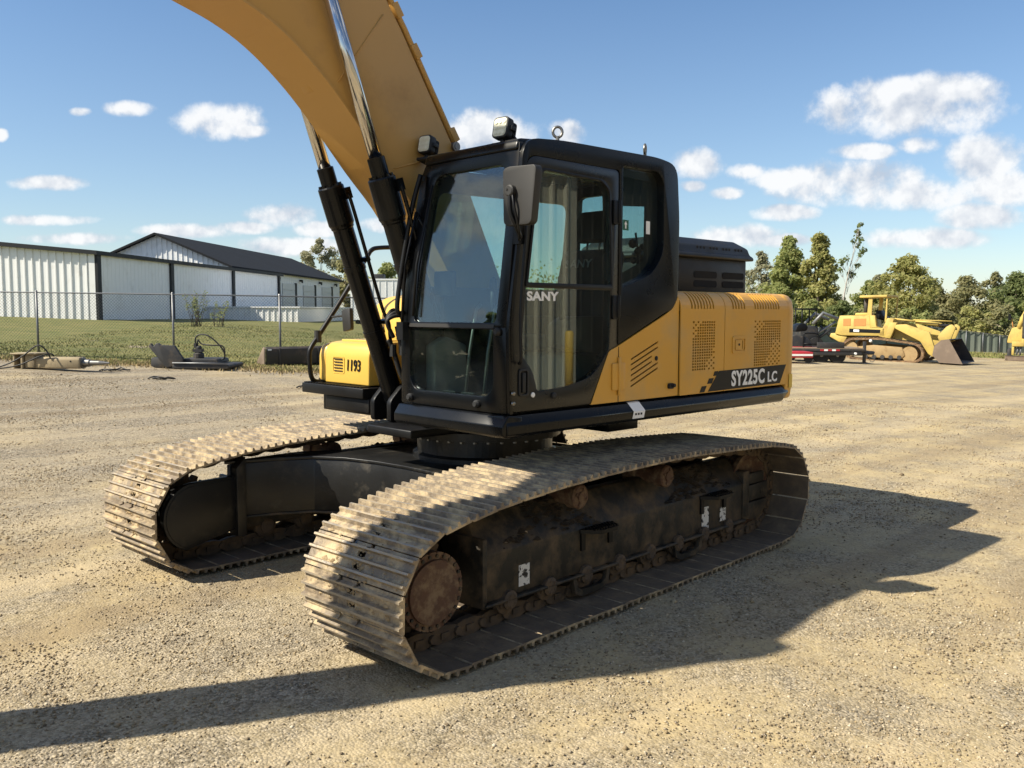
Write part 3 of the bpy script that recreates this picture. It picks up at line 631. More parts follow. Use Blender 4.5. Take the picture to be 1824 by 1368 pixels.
# counterweight
cwp = [(-2.244, 1.362), (-2.36, 1.355), (-2.44, 1.31), (-2.485, 1.22), (-2.62, .85), (-2.74, .4), (-2.76, 0), (-2.74, -.4), (-2.62, -.85), (-2.485, -1.22), (-2.40, -1.34), (-2.244, -1.362)]
cw = MB(); secs = [(1.148, .972, -.03), (1.172, .99, 0), (1.26, 1.0, 0), (1.90, 1.0, 0), (1.985, .985, 0), (2.028, .95, 0), (2.045, .90, 0)]
vs = []; n = len(cwp)
for z, k, dx in secs: vs += [((x+2.244)*(k if k == 1 else k - .0) - 2.244, y*(1-(1-k)*.7), z) for x, y in cwp]
fs = [(i*n+j, i*n+(j+1) % n, (i+1)*n+(j+1) % n, (i+1)*n+j) for i in range(len(secs)-1) for j in range(n)] + [tuple(range(n)), tuple(range((len(secs)-1)*n, len(secs)*n))]
cw.add(vs, fs); cwo = cw.build('counterweight', M['yellow'], EX, .012, 3)
MB().add([(-2.30, 1.3605, 1.36), (-2.36, 1.358, 1.36), (-2.36, 1.358, 1.24), (-2.30, 1.3605, 1.24)], [(0, 1, 2, 3)]).xf(Matrix.Translation((0, .004, 0))).build('reflector', M['amber'], cwo)
# black model band with lettering
bd_ = MB(); bd_.prism([(-1.195, 1.437), (-2.226, 1.447), (-2.128, 1.293), (-1.045, 1.284)], YS+.013, YS+.0145, 'y')
bdo = bd_.build('model_band', M['satin'], EX)
for q in ([(-1.135, 1.437), (-1.185, 1.437), (-1.165, 1.402), (-1.115, 1.402)], [(-1.06, 1.385), (-1.125, 1.386), (-1.10, 1.345), (-1.035, 1.345)], [(-.965, 1.33), (-1.03, 1.331), (-1.0, 1.284), (-.935, 1.284)]):
    MB().prism(q, YS+.013, YS+.0145, 'y').build('band_square', M['satin'], bdo)
TX = (R(90), 0, R(180))
text_mesh('lettering', 'SY225C', .2, M['white'], bdo, (-1.372, YS+.0155, 1.306), TX, 1, .007, fit=(.50, .124), spacing=1.10)
text_mesh('lettering', 'LC', .2, M['white'], bdo, (-1.925, YS+.0155, 1.312), TX, 1, .006, fit=(.15, .088), spacing=1.08)
# engine air box with hipped lid on the hood
ab = MB(); ab.box(-2.262, -1.10, .05, .95, 2.04, 2.345)
abo = ab.build('intake_box', M['plastic'], EX, .02)
lid = MB()
def ring(e, z): return [(-2.262-e, .05-e, z), (-1.10+e, .05-e, z), (-1.10+e, .95+e, z), (-2.262-e, .95+e, z)]
lv = ring(.045, 2.335) + ring(.045, 2.365) + ring(.02, 2.385) + ring(.005, 2.44) + ring(-.085, 2.505)
lid.add(lv, [(i*4+j, i*4+(j+1) % 4, (i+1)*4+(j+1) % 4, (i+1)*4+j) for i in range(4) for j in range(4)] + [(0, 1, 2, 3), (16, 17, 18, 19)])
lid.build('lid', M['plastic'], abo, .012, 3)
for i in range(2):
    for k in range(2):
        MB().prism(rrect(-1.79+(-.425*i), -1.45+(-.425*i), 2.172-.075*k, 2.228-.075*k, .024), .952, .953, 'y').build('intake_slot', M['darkvoid'], abo)
for k in range(16):
    if k % 4 == 3: continue
    MB().box(-1.47-k*.048, -1.49-k*.048, .957, .963, 2.392, 2.432).build('lid_slot', M['darkvoid'], abo)

# ---------------------------------------------------------------- cab
outer = rpoly([(1.045, 1.272), (1.058, 1.79), (.962, 2.45), (.938, 2.925), (.60, 2.952), (-.40, 2.965), (-.625, 2.935), (-.662, 2.55), (-.655, 2.0), (-.60, 1.915), (-.50, 1.885), (.010, 1.672), (.010, 1.40), (.012, 1.272)], [.01, .1, .1, .13, .1, .1, .15, .1, .10, .05, .05, 0, 0, 0], 5)
# door opening cut out of the side wall
dr_out = rpoly([(1.015, 1.285), (1.022, 1.79), (.925, 2.50), (.905, 2.83), (.028, 2.83), (.026, 1.665), (.112, 1.622), (.285, 1.285)], [.02, .1, .1, .10, .05, 0, .0, .0], 5)
rw = rpoly([(-.010, 2.865), (-.010, 2.055), (-.33, 2.145), (-.475, 2.30), (-.470, 2.80), (-.40, 2.868)], [.02, .02, .12, .12, .06, .04], 5)
side_outer = rpoly([(1.045, 1.272), (1.058, 1.79), (.962, 2.45), (.938, 2.925), (.60, 2.952), (-.40, 2.965), (-.625, 2.935), (-.662, 2.55), (-.655, 2.0), (-.60, 1.915), (-.50, 1.885), (.024, 1.670), (.024, 2.832), (.905, 2.832), (.927, 2.50), (1.024, 1.79), (1.017, 1.272)], [.0, .1, .1, .13, .1, .1, .15, .1, .10, .05, .05, 0, .03, .08, .1, .1, 0], 5)
cab = MB(); cab.prism(side_outer, 1.285, YS, 'y', holes=[rw]).build('cab_side', M['black'], EX, .022, 3)
cabo = EX.children[-1]
def fplate(b, yz_outer, holes, x_of_z, th):
    """plate in the y-z plane whose x follows the lean of the front"""
    k = len(b.v); b.prism(yz_outer, 0, -th, 'x', holes=holes)
    for i in range(k, len(b.v)): x, y, z = b.v[i]; b.v[i] = (x + x_of_z(z), y, z)
def XF(z): return 1.052 + .006*(z-1.27)/.52 if z < 1.79 else 1.058 - (z-1.79)*.112
fb = MB()
lowhole = rrect(.400, 1.225, 1.365, 1.782, [.02, .02, .11, .11], 6)
fplate(fb, [(.305, 1.272), (1.335, 1.272), (1.335, 1.795), (.312, 1.795)], [lowhole], XF, .055)
uphole = rpoly([(.440, 1.822), (1.245, 1.822), (1.262, 2.45), (1.232, 2.782), (.560, 2.782), (.52, 2.60)], [.05, .03, .1, .09, .10, .1], 5)
fplate(fb, rpoly([(.312, 1.797), (1.335, 1.797), (1.335, 2.40), (1.330, 2.93), (.47, 2.915), (.395, 2.78), (.33, 2.2)], [0, 0, .0, .06, .08, .1, .1], 4), [uphole], XF, .055)
fro = fb.build('cab_front', M['black'], EX, .014, 2)
MB().add([(XF(1.79)+.004, .405, 1.789), (XF(1.79)+.004, 1.232, 1.789), (XF(1.81)+.004, 1.236, 1.813), (XF(1.81)+.004, .412, 1.813)], [(0, 1, 2, 3)]).build('window_bar', M['grey'], fro)
# glazing
def pane(name, poly, parent, x=None, y=None, lean=None):
    b = MB()
    if y is not None: b.prism(poly, y-.005, y, 'y')
    else:
        b.prism(poly, 0, -.005, 'x'); b.v = [(v[0] + XF(v[2]) - .018, v[1], v[2]) for v in b.v]
    return b.build(name, M['glass'], parent)
pane('windshield', rpoly([(.43, 1.815), (1.252, 1.815), (1.27, 2.45), (1.24, 2.79), (.55, 2.79), (.51, 2.60)], .04), fro)
pane('lower_windshield', rrect(.395, 1.23, 1.36, 1.787, .06), fro)
pane('rear_side_window', rpoly([(-.002, 2.873), (-.002, 2.05), (-.33, 2.135), (-.482, 2.30), (-.478, 2.81), (-.40, 2.876)], .03), cabo, y=YS-.003)
# black printed border of the rear side pane
MB().prism(rpoly([(-.010, 2.865), (-.010, 2.055), (-.33, 2.145), (-.475, 2.30), (-.470, 2.80), (-.40, 2.868)], [.02, .02, .12, .12, .06, .04], 5), YS-.016, YS-.011, 'y', holes=[rpoly([(-.045, 2.605), (-.050, 2.15), (-.315, 2.25), (-.318, 2.625)], [.01, .01, .03, .01], 3)]).build('window_border', M['satin'], cabo)
# door
DG1 = rpoly([(.893, 2.068), (.800, 2.70), (.755, 2.752), (.205, 2.740), (.135, 2.68), (.107, 2.068)], [.01, .06, .05, .06, .06, .01], 5)
DG2 = rpoly([(.906, 2.038), (.107, 2.033), (.118, 1.640), (.272, 1.468), (.527, 1.413), (.806, 1.396), (.843, 1.52), (.948, 1.635)], [.01, .01, .03, .12, .1, .03, .05, .05], 5)
db = MB(); db.prism(dr_out, 1.30, YS-.004, 'y', holes=[DG1, DG2]); door = db.build('cab_door', M['door'], EX, .010, 2)
fr_ = MB()
for g, w in ((DG1, .022),):
    cx_ = sum(p[0] for p in g)/len(g); cz_ = sum(p[1] for p in g)/len(g)
    big = [(cx_+(x-cx_)*1.055, cz_+(z-cz_)*1.06) for x, z in g]; fr_.prism(big, YS-.004, YS+.004, 'y', holes=[[(cx_+(x-cx_)*1.0, cz_+(z-cz_)*1.0) for x, z in g]])
fr_.build('window_surround', M['satin'], door, .003)
pane('door_window', DG1, door, y=YS-.010); pane('lower_door_window', [((x-.5)*1.012+.5, (z-1.7)*1.01+1.7) for x, z in DG2], door, y=YS-.008)
MB().box(.488, .502, YS-.030, YS-.020, 2.07, 2.74).build('sliding_window_edge', M['grey'], door)
hd = MB(); hd.prism(rrect(.885, .972, 1.375, 1.545, .022), YS-.004, YS+.006, 'y', holes=[rrect(.90, .957, 1.39, 1.53, .015)]); hd.box(.92, .945, YS-.01, YS+.012, 1.40, 1.52); hd.build('door_handle', M['rubber'], door, .004)
MB().lathe([(.016, 0), (.016, .006), (.010, .008)], (.846, YS-.004, 1.380), 'y', 14).build('door_lock', M['white'], door)
MB().lathe([(.020, 0), (.020, .010), (.012, .014)], (.66, YS-.004, 1.365), 'y', 12).build('door_stop', M['rubber'], door)
for z in (1.40, 1.34): MB().lathe([(.012, 0), (.012, .012), (.005, .014)], (1.035, YS-.001, z), 'y', 10).build('bolt', M['steel'], cabo)
for z in (2.58, 1.95):
    MB().prism(rrect(.045, .098, z-.11, z+.05, .01), YS-.004, YS+.014, 'y').lathe([(.014, -.10), (.014, .05)], (.04, YS+.012, z), 'z', 10, True).build('door_hinge', M['satin'], door, .003)
text_mesh('lettering', 'SANY', .2, M['white'], door, (.897, YS-.0065, 1.957), TX, 1, .008, fit=(.285, .058), spacing=1.05)
gr = MB(); gr.tube(smooth_path([(.945, YS+.004, 2.42), (.962, YS+.035, 2.38), (1.005, YS+.035, 1.9), (1.00, YS+.035, 1.62), (.985, YS+.003, 1.58)]), .010, 8); gr.build('grab_rail', M['satin'], cabo)
rl = MB(); rl.lathe([(.032, 0), (.032, .008), (.022, .009), (.020, -.004), (.008, -.004)], (-.392, YS, 2.012), 'y', 20); rl.build('round_latch', M['satin'], cabo)
MB().lathe([(.030, 0), (.028, .003)], (.62, YS, 2.885), 'y', 20).build('blanking_plug', M['satin'], cabo)
# roof, far side, back and floor
rf = MB(); rp_ = rpoly([(.955, 2.86), (.935, 2.928), (.60, 2.956), (-.40, 2.968), (-.62, 2.938), (-.65, 2.86)], [0, .08, .1, .1, .10, 0], 5)
rf.prism(rp_, .44, 1.32, 'y'); rf.box(-.35, .35, .62, 1.10, 2.958, 2.985); rf.build('cab_roof', M['black'], EX, .02, 3)
fs_ = MB(); fs_.prism(rpoly([(1.04, 1.272), (1.05, 1.79), (.94, 2.85), (-.64, 2.88), (-.65, 1.272)], [0, .05, .06, .06, 0], 4), .0, .05, 'y', holes=[rpoly([(.90, 2.06), (.82, 2.70), (-.5, 2.72), (-.5, 2.06)], .08, 4)])
fs_.v = [(x, y + .305 + max(0, z-1.8)*.10, z) for x, y, z in fs_.v]; fso = fs_.build('cab_far_side', M['satin'], EX, .01)
gp_ = MB(); gp_.prism([(.92, 2.04), (.84, 2.72), (-.52, 2.74), (-.52, 2.04)], .02, .025, 'y'); gp_.v = [(x, y + .305 + max(0, z-1.8)*.10, z) for x, y, z in gp_.v]; gp_.build('far_window', M['glass'], fso)
bk = MB(); bk.prism([(.36, 1.272), (1.30, 1.272), (1.30, 2.88), (.42, 2.88)], -.62, -.58, 'x', holes=[rrect(.42, 1.26, 1.98, 2.78, .10)]); bko = bk.build('cab_back', M['satin'], EX)
MB().prism(rrect(.41, 1.27, 1.97, 2.79, .10), -.605, -.600, 'x').build('back_window', M['glass'], bko)
MB().box(-.58, 1.0, .36, 1.28, 1.262, 1.30).build('cab_floor', M['rubber'], EX)
# interior: seat, consoles, levers
se = MB(); se.prism(rpoly([(.28, 1.62), (.28, 1.74), (-.18, 1.70), (-.20, 1.58)], .04, 3), .58, 1.06, 'y'); se.prism(rpoly([(-.10, 1.70), (-.24, 1.70), (-.42, 2.30), (-.36, 2.36), (-.26, 2.32)], .05, 3), .58, 1.06, 'y'); seat = se.build('operator_seat', M['seat'], EX, .03, 3)
hr = MB(); hr.prism(rpoly([(-.29, 2.40), (-.41, 2.40), (-.43, 2.60), (-.36, 2.645), (-.29, 2.58)], .04, 4), .69, .95, 'y'); hr.build('headrest', M['seat'], seat, .03, 3)
MB().tube([(-.33, .76, 2.32), (-.35, .76, 2.42)], .008).tube([(-.33, .88, 2.32), (-.35, .88, 2.42)], .008).build('headrest_post', M['steel'], seat)
MB().box(-.2, .2, .62, 1.02, 1.30, 1.60).build('seat_base', M['beige'], seat, .03)
text_mesh('seat_lettering', 'SANY', .085, M['steel'], seat, (-.205, .66, 2.215), (R(78), 0, R(90)), 1.2, .002)
for y in (.46, 1.13):
    c = MB(); c.prism(rpoly([(.42, 1.66), (.42, 1.80), (.30, 1.86), (-.25, 1.86), (-.25, 1.55)], .04, 3), y-.07, y+.07, 'y'); cc = c.build('arm_console', M['grey'], EX, .02)
    MB().tube([(.33, y, 1.84), (.35, y, 1.96), (.34, y, 2.06)], [.022, .014, .022]).lathe([(.02, 0), (.030, .03), (.028, .09), (.012, .11)], (.34, y, 2.03), 'z', 12, True).build('joystick', M['rubber'], cc)
for y in (.72, .90):
    MB().tube([(.84, y, 1.30), (.80, y, 1.62), (.74, y, 1.90), (.70, y, 1.94)], .011).build('travel_lever', M['steel'], EX)
    MB().prism([(.98, 1.36), (.78, 1.31), (.78, 1.32), (.98, 1.375)], y-.06, y+.06, 'y').build('foot_pedal', M['rubber'], EX, .004)
mo = MB(); mo.prism(rrect(.46, .66, 2.0, 2.16, .015), .86, .89, 'x'); mo.tube([(.86, .52, 1.98), (.84, .47, 1.74)], .012); mo.build('monitor', M['plastic'], EX, .006)
MB().prism([(.90, 1.30), (.90, 1.66), (.78, 1.72), (.60, 1.66), (.60, 1.30)], .37, .47, 'y').build('side_console', M['beige'], EX, .02)
cups = MB()
for x, z, r in ((-.13, 2.32, .035), (-.24, 2.30, .028), (-.14, 2.20, .026), (-.24, 2.20, .028), (-.19, 2.27, .03)): cups.lathe([(.001, -r), (r*.7, -r*.7), (r, 0), (r*.7, r*.7), (.001, r)], (x, .62, z), 'z', 12, True)
cups.tube([(-.19, .62, 2.27), (-.16, .62, 2.40)], .008); cups.tube([(-.19, .62, 1.9), (-.19, .62, 2.3)], .012); cups.xf(Matrix.Translation((-.26, .53, .06))).build('camera_mount', M['rubber'], EX)
lab = MB().box(-.052, -.118, YS-.0025, YS-.0020, 2.445, 2.515).build('exit_label', M['greenlab'], cabo)
MB().prism([(-.078, 2.456), (-.078, 2.484), (-.068, 2.484), (-.085, 2.508), (-.102, 2.484), (-.092, 2.484), (-.092, 2.456)], YS-.0018, YS-.0012, 'y').build('arrow', M['white'], lab)
MB().box(-.325, -.372, YS-.0025, YS-.002, 2.435, 2.525).build('paper_label', M['white'], cabo)
# wiper
wp = MB(); wp.tube([(XF(1.80)+.03, .36, 1.80), (XF(2.2)+.035, .345, 2.2), (XF(2.55)+.03, .415, 2.55)], .010, 6); wp.tube([(XF(1.86)+.014, .452, 1.86), (XF(2.2)+.018, .45, 2.2), (XF(2.72)+.014, .545, 2.72)], .009, 6)
wp.tube([(XF(2.55)+.03, .415, 2.55), (XF(2.45)+.02, .49, 2.45)], .007, 6); wp.box(XF(1.75), XF(1.75)+.05, .325, .395, 1.70, 1.82); wp.build('wiper', M['satin'], fro)
hp = MB(); hp.tube(smooth_path([(XF(2.8)+.03, .43, 2.80), (XF(2.55)+.05, .385, 2.55), (XF(2.1)+.05, .325, 2.10), (XF(1.9)+.045, .315, 1.90), (XF(1.9), .32, 1.88)]), .016, 8); hp.build('front_handrail', M['satin'], fro)
for (y, z) in ((.41, 1.315), (1.08, 1.318), (.335, 1.775), (1.275, 1.77)): MB().lathe([(.026, 0), (.026, .014), (.016, .030)], (XF(z), y, z), 'x', 14).build('rubber_stop', M['rubber'], fro)
for z in (1.45, 1.52): pass
# mirror
mr_ = MB(); mr_.prism(rpoly([(1.385, 2.405), (1.378, 2.71), (1.42, 2.725), (1.635, 2.715), (1.648, 2.69), (1.612, 2.402), (1.59, 2.385), (1.41, 2.385)], .02, 3), 1.07, 1.125, 'x'); mir = mr_.build('side_mirror', M['grey'], EX, .014, 3)
MB().prism([(1.40, 2.41), (1.395, 2.70), (1.63, 2.70), (1.60, 2.41)], 1.066, 1.069, 'x').build('mirror_glass', M['mirror'], mir)
MB().lathe([(.034, 0), (.034, .028), (.026, .034)], (1.125, 1.46, 2.582), 'x', 18).lathe([(.006, .034), (.006, .040)], (1.125, 1.448, 2.59), 'x', 8).build('mirror_knuckle', M['grey'], mir)
ma = MB(); ma.tube(smooth_path([(1.145, 1.46, 2.57), (1.145, 1.465, 2.46), (1.11, 1.48, 2.375), (1.03, 1.43, 2.33), (.985, YS, 2.345)]), .013, 8); ma.tube(smooth_path([(1.14, 1.475, 2.57), (1.15, 1.50, 2.49), (1.11, 1.50, 2.36), (1.03, 1.42, 2.31)]), .008, 6); ma.box(.965, 1.01, YS-.01, YS+.035, 2.29, 2.40); ma.build('mirror_arm', M['satin'], mir)
# work lights on the roof
def work_light(x, y, z, w, rz):
    root = MB(); root.prism(rrect(-w/2, w/2, -w*.56, w*.56, w*.22, 4), -.055, 0, 'x')
    for k in range(5): root.prism(rrect(-w*.42, w*.42, -w*.48, w*.48, w*.2, 3), -.066-.009*k, -.061-.009*k, 'x')
    root.box(-.075, -.025, -w*.62, w*.62, -w*.12, w*.12); root.box(-.05, -.03, -.012, .012, -w*.56-.04, -w*.5); root.prism(rrect(-.045, .045, -w*.56-.055, -w*.56-.035, .004), -.09, .01, 'x')
    o = root.build('work_light', M['rubber'], EX, .004); o.location = (x, y, z); o.rotation_euler = (0, R(-12), rz)
    MB().prism(rrect(-w*.42, w*.42, -w*.48, w*.48, w*.18, 4), .001, .004, 'x').build('lens', M['led'], o)
    for i in range(3):
        for k in range(3): MB().lathe([(.004, .0), (w*.11, .004), (w*.13, .005)], (.004, (i-1)*w*.26, (k-1)*w*.29), 'x', 10, True).build('led', M['led'], o)
work_light(.80, 1.015, 3.052, .122, R(6)); work_light(.81, .265, 3.045, .112, R(10))
wr = MB(); wr.tube(smooth_path([(.73, 1.04, 3.02), (.74, 1.10, 2.97), (.80, 1.10, 2.945), (.80, .9, 2.955)]), .006, 6); wr.build('light_cable', M['rubber'], EX)
for (x, y, rz) in ((.52, 1.25, R(-42)), (-.36, 1.27, R(28))):
    e = MB(); e.lathe([(.022, 0), (.022, .008), (.012, .012), (.012, .045)], (0, 0, 0), 'z', 12)
    e.tube([(.030*math.cos(a), 0, .072+.033*math.sin(a)) for a in np.linspace(0, 2*math.pi, 17)], .009, 8, cap=False)
    o = e.build('lifting_eye', M['steel'], EX); o.location = (x, y, 2.955); o.rotation_euler = (0, 0, rz)

# ---------------------------------------------------------------- boom, stick, bucket, cylinders
bc = -.03
bbot = [(.02, 1.50), (.28, 1.78), (.77, 2.53), (1.10, 2.89), (1.40, 3.22), (1.62, 3.43), (1.85, 3.60), (2.08, 3.71), (2.35, 3.79), (2.9, 3.95), (4.2, 4.42), (5.06, 4.78), (5.22, 4.80)]
btop = [(5.34, 4.90), (5.30, 5.05), (5.0, 5.12), (4.2, 5.00), (3.0, 4.80), (2.45, 4.68), (2.0, 4.55), (1.65, 4.40), (1.36, 4.22), (1.065, 3.96), (.71, 3.42), (.467, 3.04), (-.10, 1.90), (-.16, 1.66), (-.10, 1.53)]
def smooth2(pts, n=3): return [(q.x, q.z) for q in smooth_path([Vector((x, 0, z)) for x, z in pts], n)]
bo = MB(); bo.prism(smooth2(bbot[:-1]) + [bbot[-1]] + btop[:4] + smooth2(btop[4:12]) + btop[12:], bc-.225, bc+.225, 'y'); boom = bo.build('boom', M['boom'], EX, .006)
for (xa, za, xb, zb) in ((1.10, 3.86, 1.46, 3.36), (.52, 3.02, 1.02, 2.86)): MB().tube([(xa, bc+.2255, za), (xb, bc+.2255, zb)], .006, 6).build('weld_seam', M['boom'], boom)
fl_ = MB()       # bottom plate slightly proud of the web plates
sb = smooth2(bbot[1:-1], 4)
for (x0, z0), (x1, z1) in zip(sb, sb[1:]):
    d = Vector((x1-x0, z1-z0)).normalized(); nx, nz_ = d.y, -d.x
    fl_.add([(x0, bc-.236, z0), (x1, bc-.236, z1), (x1, bc+.236, z1), (x0, bc+.236, z0), (x0+nx*.014, bc-.236, z0+nz_*.014), (x1+nx*.014, bc-.236, z1+nz_*.014), (x1+nx*.014, bc+.236, z1+nz_*.014), (x0+nx*.014, bc+.236, z0+nz_*.014)], [(0, 3, 2, 1), (4, 5, 6, 7), (0, 1, 5, 4), (2, 3, 7, 6)])
fl_.build('bottom_plate', M['boom'], boom)
for yy, rr_ in ((bc+.205, .021), (bc+.155, .021), (bc-.12, .018), (bc-.18, .018)):
    pp = [(x-.045*math.sin(math.atan2(1, .65)) if x < 1.2 else x, yy, z+.022) for x, z in smooth2(btop[3:12], 3)]
    MB().tube(pp, rr_, 8).build('hydraulic_pipe', M['boom'], boom)
for k in range(3):
    x, z = [(.52, 3.13), (.86, 3.65), (1.02, 3.89)][k]
    b = MB(); b.box(-.05, .05, bc+.13, bc+.232, -.01, .045); o = b.build('pipe_clamp', M['boom'], boom, .004); o.location = (x-.03, 0, z+.02); o.rotation_euler = (0, -R(56), 0)
MB().lathe([(.034, 0), (.034, .05), (.020, .05), (.020, .055)], (.475, bc+.20, 3.075), 'y', 16).build('pipe_end', M['steel'], boom)
for zz in ((1.72, 4.30),):
    MB().lathe([(.085, bc-.45), (.085, bc+.43)], (1.67, 0, 4.158), 'y', 24).build('cylinder_pin', M['boom'], boom)
pad = MB(); pad.box(-.04, .04, -.05, .05, -.006, 0); po = pad.build('weld_plate', M['boom'], boom, .002); po.location = (1.545, bc-.02, 3.352); po.rotation_euler = (0, -R(45), 0)
def cylinder(y, name='boom_cylinder'):
    A = Vector((.63, y, 1.20)); B = Vector((1.67, y, 4.158)); d = (B-A).normalized(); L = (B-A).length
    q = d.to_track_quat('Z', 'Y').to_matrix().to_4x4(); Mx = Matrix.Translation(A) @ q
    b = MB(); b.lathe([(.068, .04), (.076, .10), (.076, 1.36), (.084, 1.37), (.084, 1.38), (.094, 1.40), (.094, 1.66), (.088, 1.67), (.060, 1.675), (.060, 1.80), (.052, 1.805)], (0, 0, 0), 'z', 28)
    for k in range(10): a = 2*math.pi*k/10; b.lathe([(.012, 1.668), (.012, 1.685)], (.074*math.cos(a), .074*math.sin(a), 0), 'z', 6)
    b.lathe([(.075, -.06), (.075, .06)], (0, 0, 0), 'y', 18)
    for z in (.55, 1.05): b.lathe([(.082, z), (.082, z+.035)], (0, 0, 0), 'z', 24)
    o = b.xf(Mx).build(name, M['black'], EX)
    r = MB().lathe([(.045, 1.75), (.045, L-.09)], (0, 0, 0), 'z', 28, True).xf(Mx); r.build('rod', M['chrome'], o)
    h = MB().lathe([(.09, -.07), (.09, .07)], (0, 0, L), 'y', 20).box(-.05, .05, -.05, .05, L-.16, L-.05).xf(Mx); h.build('rod_eye', M['boom'], o)
    p = MB(); s = 1
    p.tube(smooth_path([(.09, .05*s, 1.62), (.115, .055, 1.55), (.115, .055, 1.2), (.112, .055, .75), (.13, .06, .62), (.10, .055, .50), (.09, .05, .36)]), .013, 8); p.box(.07, .12, .03, .08, 1.56, 1.64)
    for z in (.62, 1.10): p.box(.05, .125, .035, .07, z, z+.03)
    p.xf(Mx).build('cylinder_pipe', M['black'], o)
cylinder(.275); cylinder(-.335)
ft = MB()
for y in (-.45, -.24, .17): ft.prism(rpoly([(.78, 1.06), (.78, 1.22), (.66, 1.34), (.55, 1.30), (.42, 1.06)], .03, 3), y, y+.05, 'y')
ft.lathe([(.045, -.48), (.045, .24)], (.63, 0, 1.20), 'y', 16); ft.build('cylinder_foot_bracket', M['satin'], EX, .006)
hz = MB()
for k, (dy, dx) in enumerate(((0, 0), (.05, .03), (-.02, .07), (.09, -.03))):
    hz.tube(smooth_path([(.70+dx, -.21+dy, 1.78-.05*k), (.665+dx, -.19+dy, 1.60), (.60+dx, -.17+dy, 1.40), (.50+dx*.5, -.14+dy, 1.22), (.36, -.1+dy, 1.10)]), .019, 8)
    hz.lathe([(.026, 0), (.026, .09)], (.668+dx, -.19+dy, 1.575-.01*k), 'z', 8)
hz.build('hydraulic_hose', M['rubber'], EX)
h2 = MB()
for k in range(3): h2.tube(smooth_path([(.73+.02*k, -.22+.03*k, 1.70), (.80+.02*k, -.20+.03*k, 1.82), (.76, -.17+.03*k, 1.90-.02*k), (.68, -.16+.03*k, 1.82), (.66, -.16+.03*k, 1.60)]), .015, 8)
h2.build('hose_loop', M['rubber'], EX)
# stick with its cylinder, bucket and links hang ahead of the machine
st = MB(); st.prism(rpoly([(5.02, 5.12), (5.42, 5.46), (5.58, 5.36), (5.50, 4.85), (5.46, 3.2), (5.44, 1.25), (5.32, 1.12), (5.20, 1.25), (5.08, 3.6), (4.98, 4.9)], .06, 3), bc-.19, bc+.19, 'y'); st.build('stick', M['boom'], EX, .006)
MB().tube([(3.1, bc, 5.25), (4.3, bc, 5.34)], .085, 16).tube([(4.3, bc, 5.34), (5.42, bc, 5.40)], .05, 16).build('stick_cylinder', M['boom'], EX)
MB().box(2.95, 3.25, bc-.09, bc+.09, 4.75, 5.30).build('cylinder_bracket', M['boom'], boom)
MB().tube([(5.52, bc, 4.5), (5.56, bc, 3.4)], .075, 14).tube([(5.56, bc, 3.4), (5.62, bc, 1.7)], .045, 12).build('bucket_cylinder', M['satin'], EX)
MB().tube([(5.62, bc+.16, 1.7), (5.40, bc+.16, 1.5)], .05, 8).tube([(5.62, bc-.16, 1.7), (5.40, bc-.16, 1.5)], .05, 8).tube([(5.62, bc, 1.7), (5.60, bc, 1.15)], .06, 8).build('bucket_link', M['satin'], EX)
bu = MB(); op_ = [(5.20, 2.34), (5.62, 2.22), (5.86, 1.85), (5.84, 1.40), (5.55, 1.10), (5.10, 1.02), (4.62, 1.20)]; ip = [(4.66, 1.27), (5.10, 1.09), (5.51, 1.16), (5.77, 1.43), (5.79, 1.82), (5.58, 2.14), (5.22, 2.26)]
bu.prism(op_ + ip, bc-.60, bc+.60, 'y')
for y in (bc-.61, bc+.58): bu.prism(op_, y, y+.03, 'y')
for k in range(5): bu.box(4.50, 4.68, bc-.58+k*.26, bc-.48+k*.26, 1.18, 1.25)
bu.xf(Matrix.Translation((.05, 0, -1.02))).build('bucket', M['satin'], EX, .01)

# ---------------------------------------------------------------- far side of the upper body
tbx = rpoly([(.70, 1.305), (.695, 1.55), (.665, 1.625), (.58, 1.645), (.20, 1.648), (.20, 1.305)], [.0, .05, .04, .05, 0, 0], 4)
tb = MB(); tb.prism(tbx, -1.20, -.58, 'y'); tbo = tb.build('tool_box', M['bright'], EX, .012, 3)
tb2 = MB(); tb2.prism([(x-.012 if x > .3 else x, z if z < 1.32 else z-.012) for x, z in tbx], -1.33, -1.212, 'y'); tb2.build('end_cap', M['bright'], tbo, .035, 3)
tb3 = MB(); tb3.box(.30, .56, -1.16, -.66, 1.640, 1.658); tb3.build('lid', M['bright'], tbo, .006)
for k in range(5): MB().box(.7005, .7035, -1.06, -.94, 1.402+k*.024, 1.411+k*.024).build('vent_slot', M['darkvoid'], tbo)
MB().prism(rrect(-1.085, -.915, 1.385, 1.525, .02), .699, .7015, 'x', holes=[rrect(-1.075, -.925, 1.395, 1.515, .015)]).build('vent_frame', M['bright'], tbo)
text_mesh('lettering', '1193', .2, M['satin'], tbo, (.7025, -.872, 1.412), (R(90), 0, R(90)), 1, .004, shear=.1, fit=(.185, .095))
ft2 = MB(); ft2.prism(rpoly([(.10, 1.27), (.14, 1.75), (.10, 1.93), (-.02, 2.01), (-.14, 2.03), (-.14, 1.27)], [0, .1, .1, .1, 0, 0], 4), -1.35, -.60, 'y'); ft2.build('fuel_tank', M['bright'], EX, .02, 3)
dk = MB(); dk.box(.15, .80, -1.40, -.52, 1.215, 1.295); dko = dk.build('front_deck', M['satin'], EX, .006)
for k in range(20): MB().box(.70, .79, -1.38+k*.042, -1.362+k*.042, 1.296, 1.304).build('deck_cleat', M['satin'], dko)
MB().box(.12, .76, -1.1, -.5, 1.10, 1.213).build('deck_support', M['satin'], EX, .01)
ra = MB()
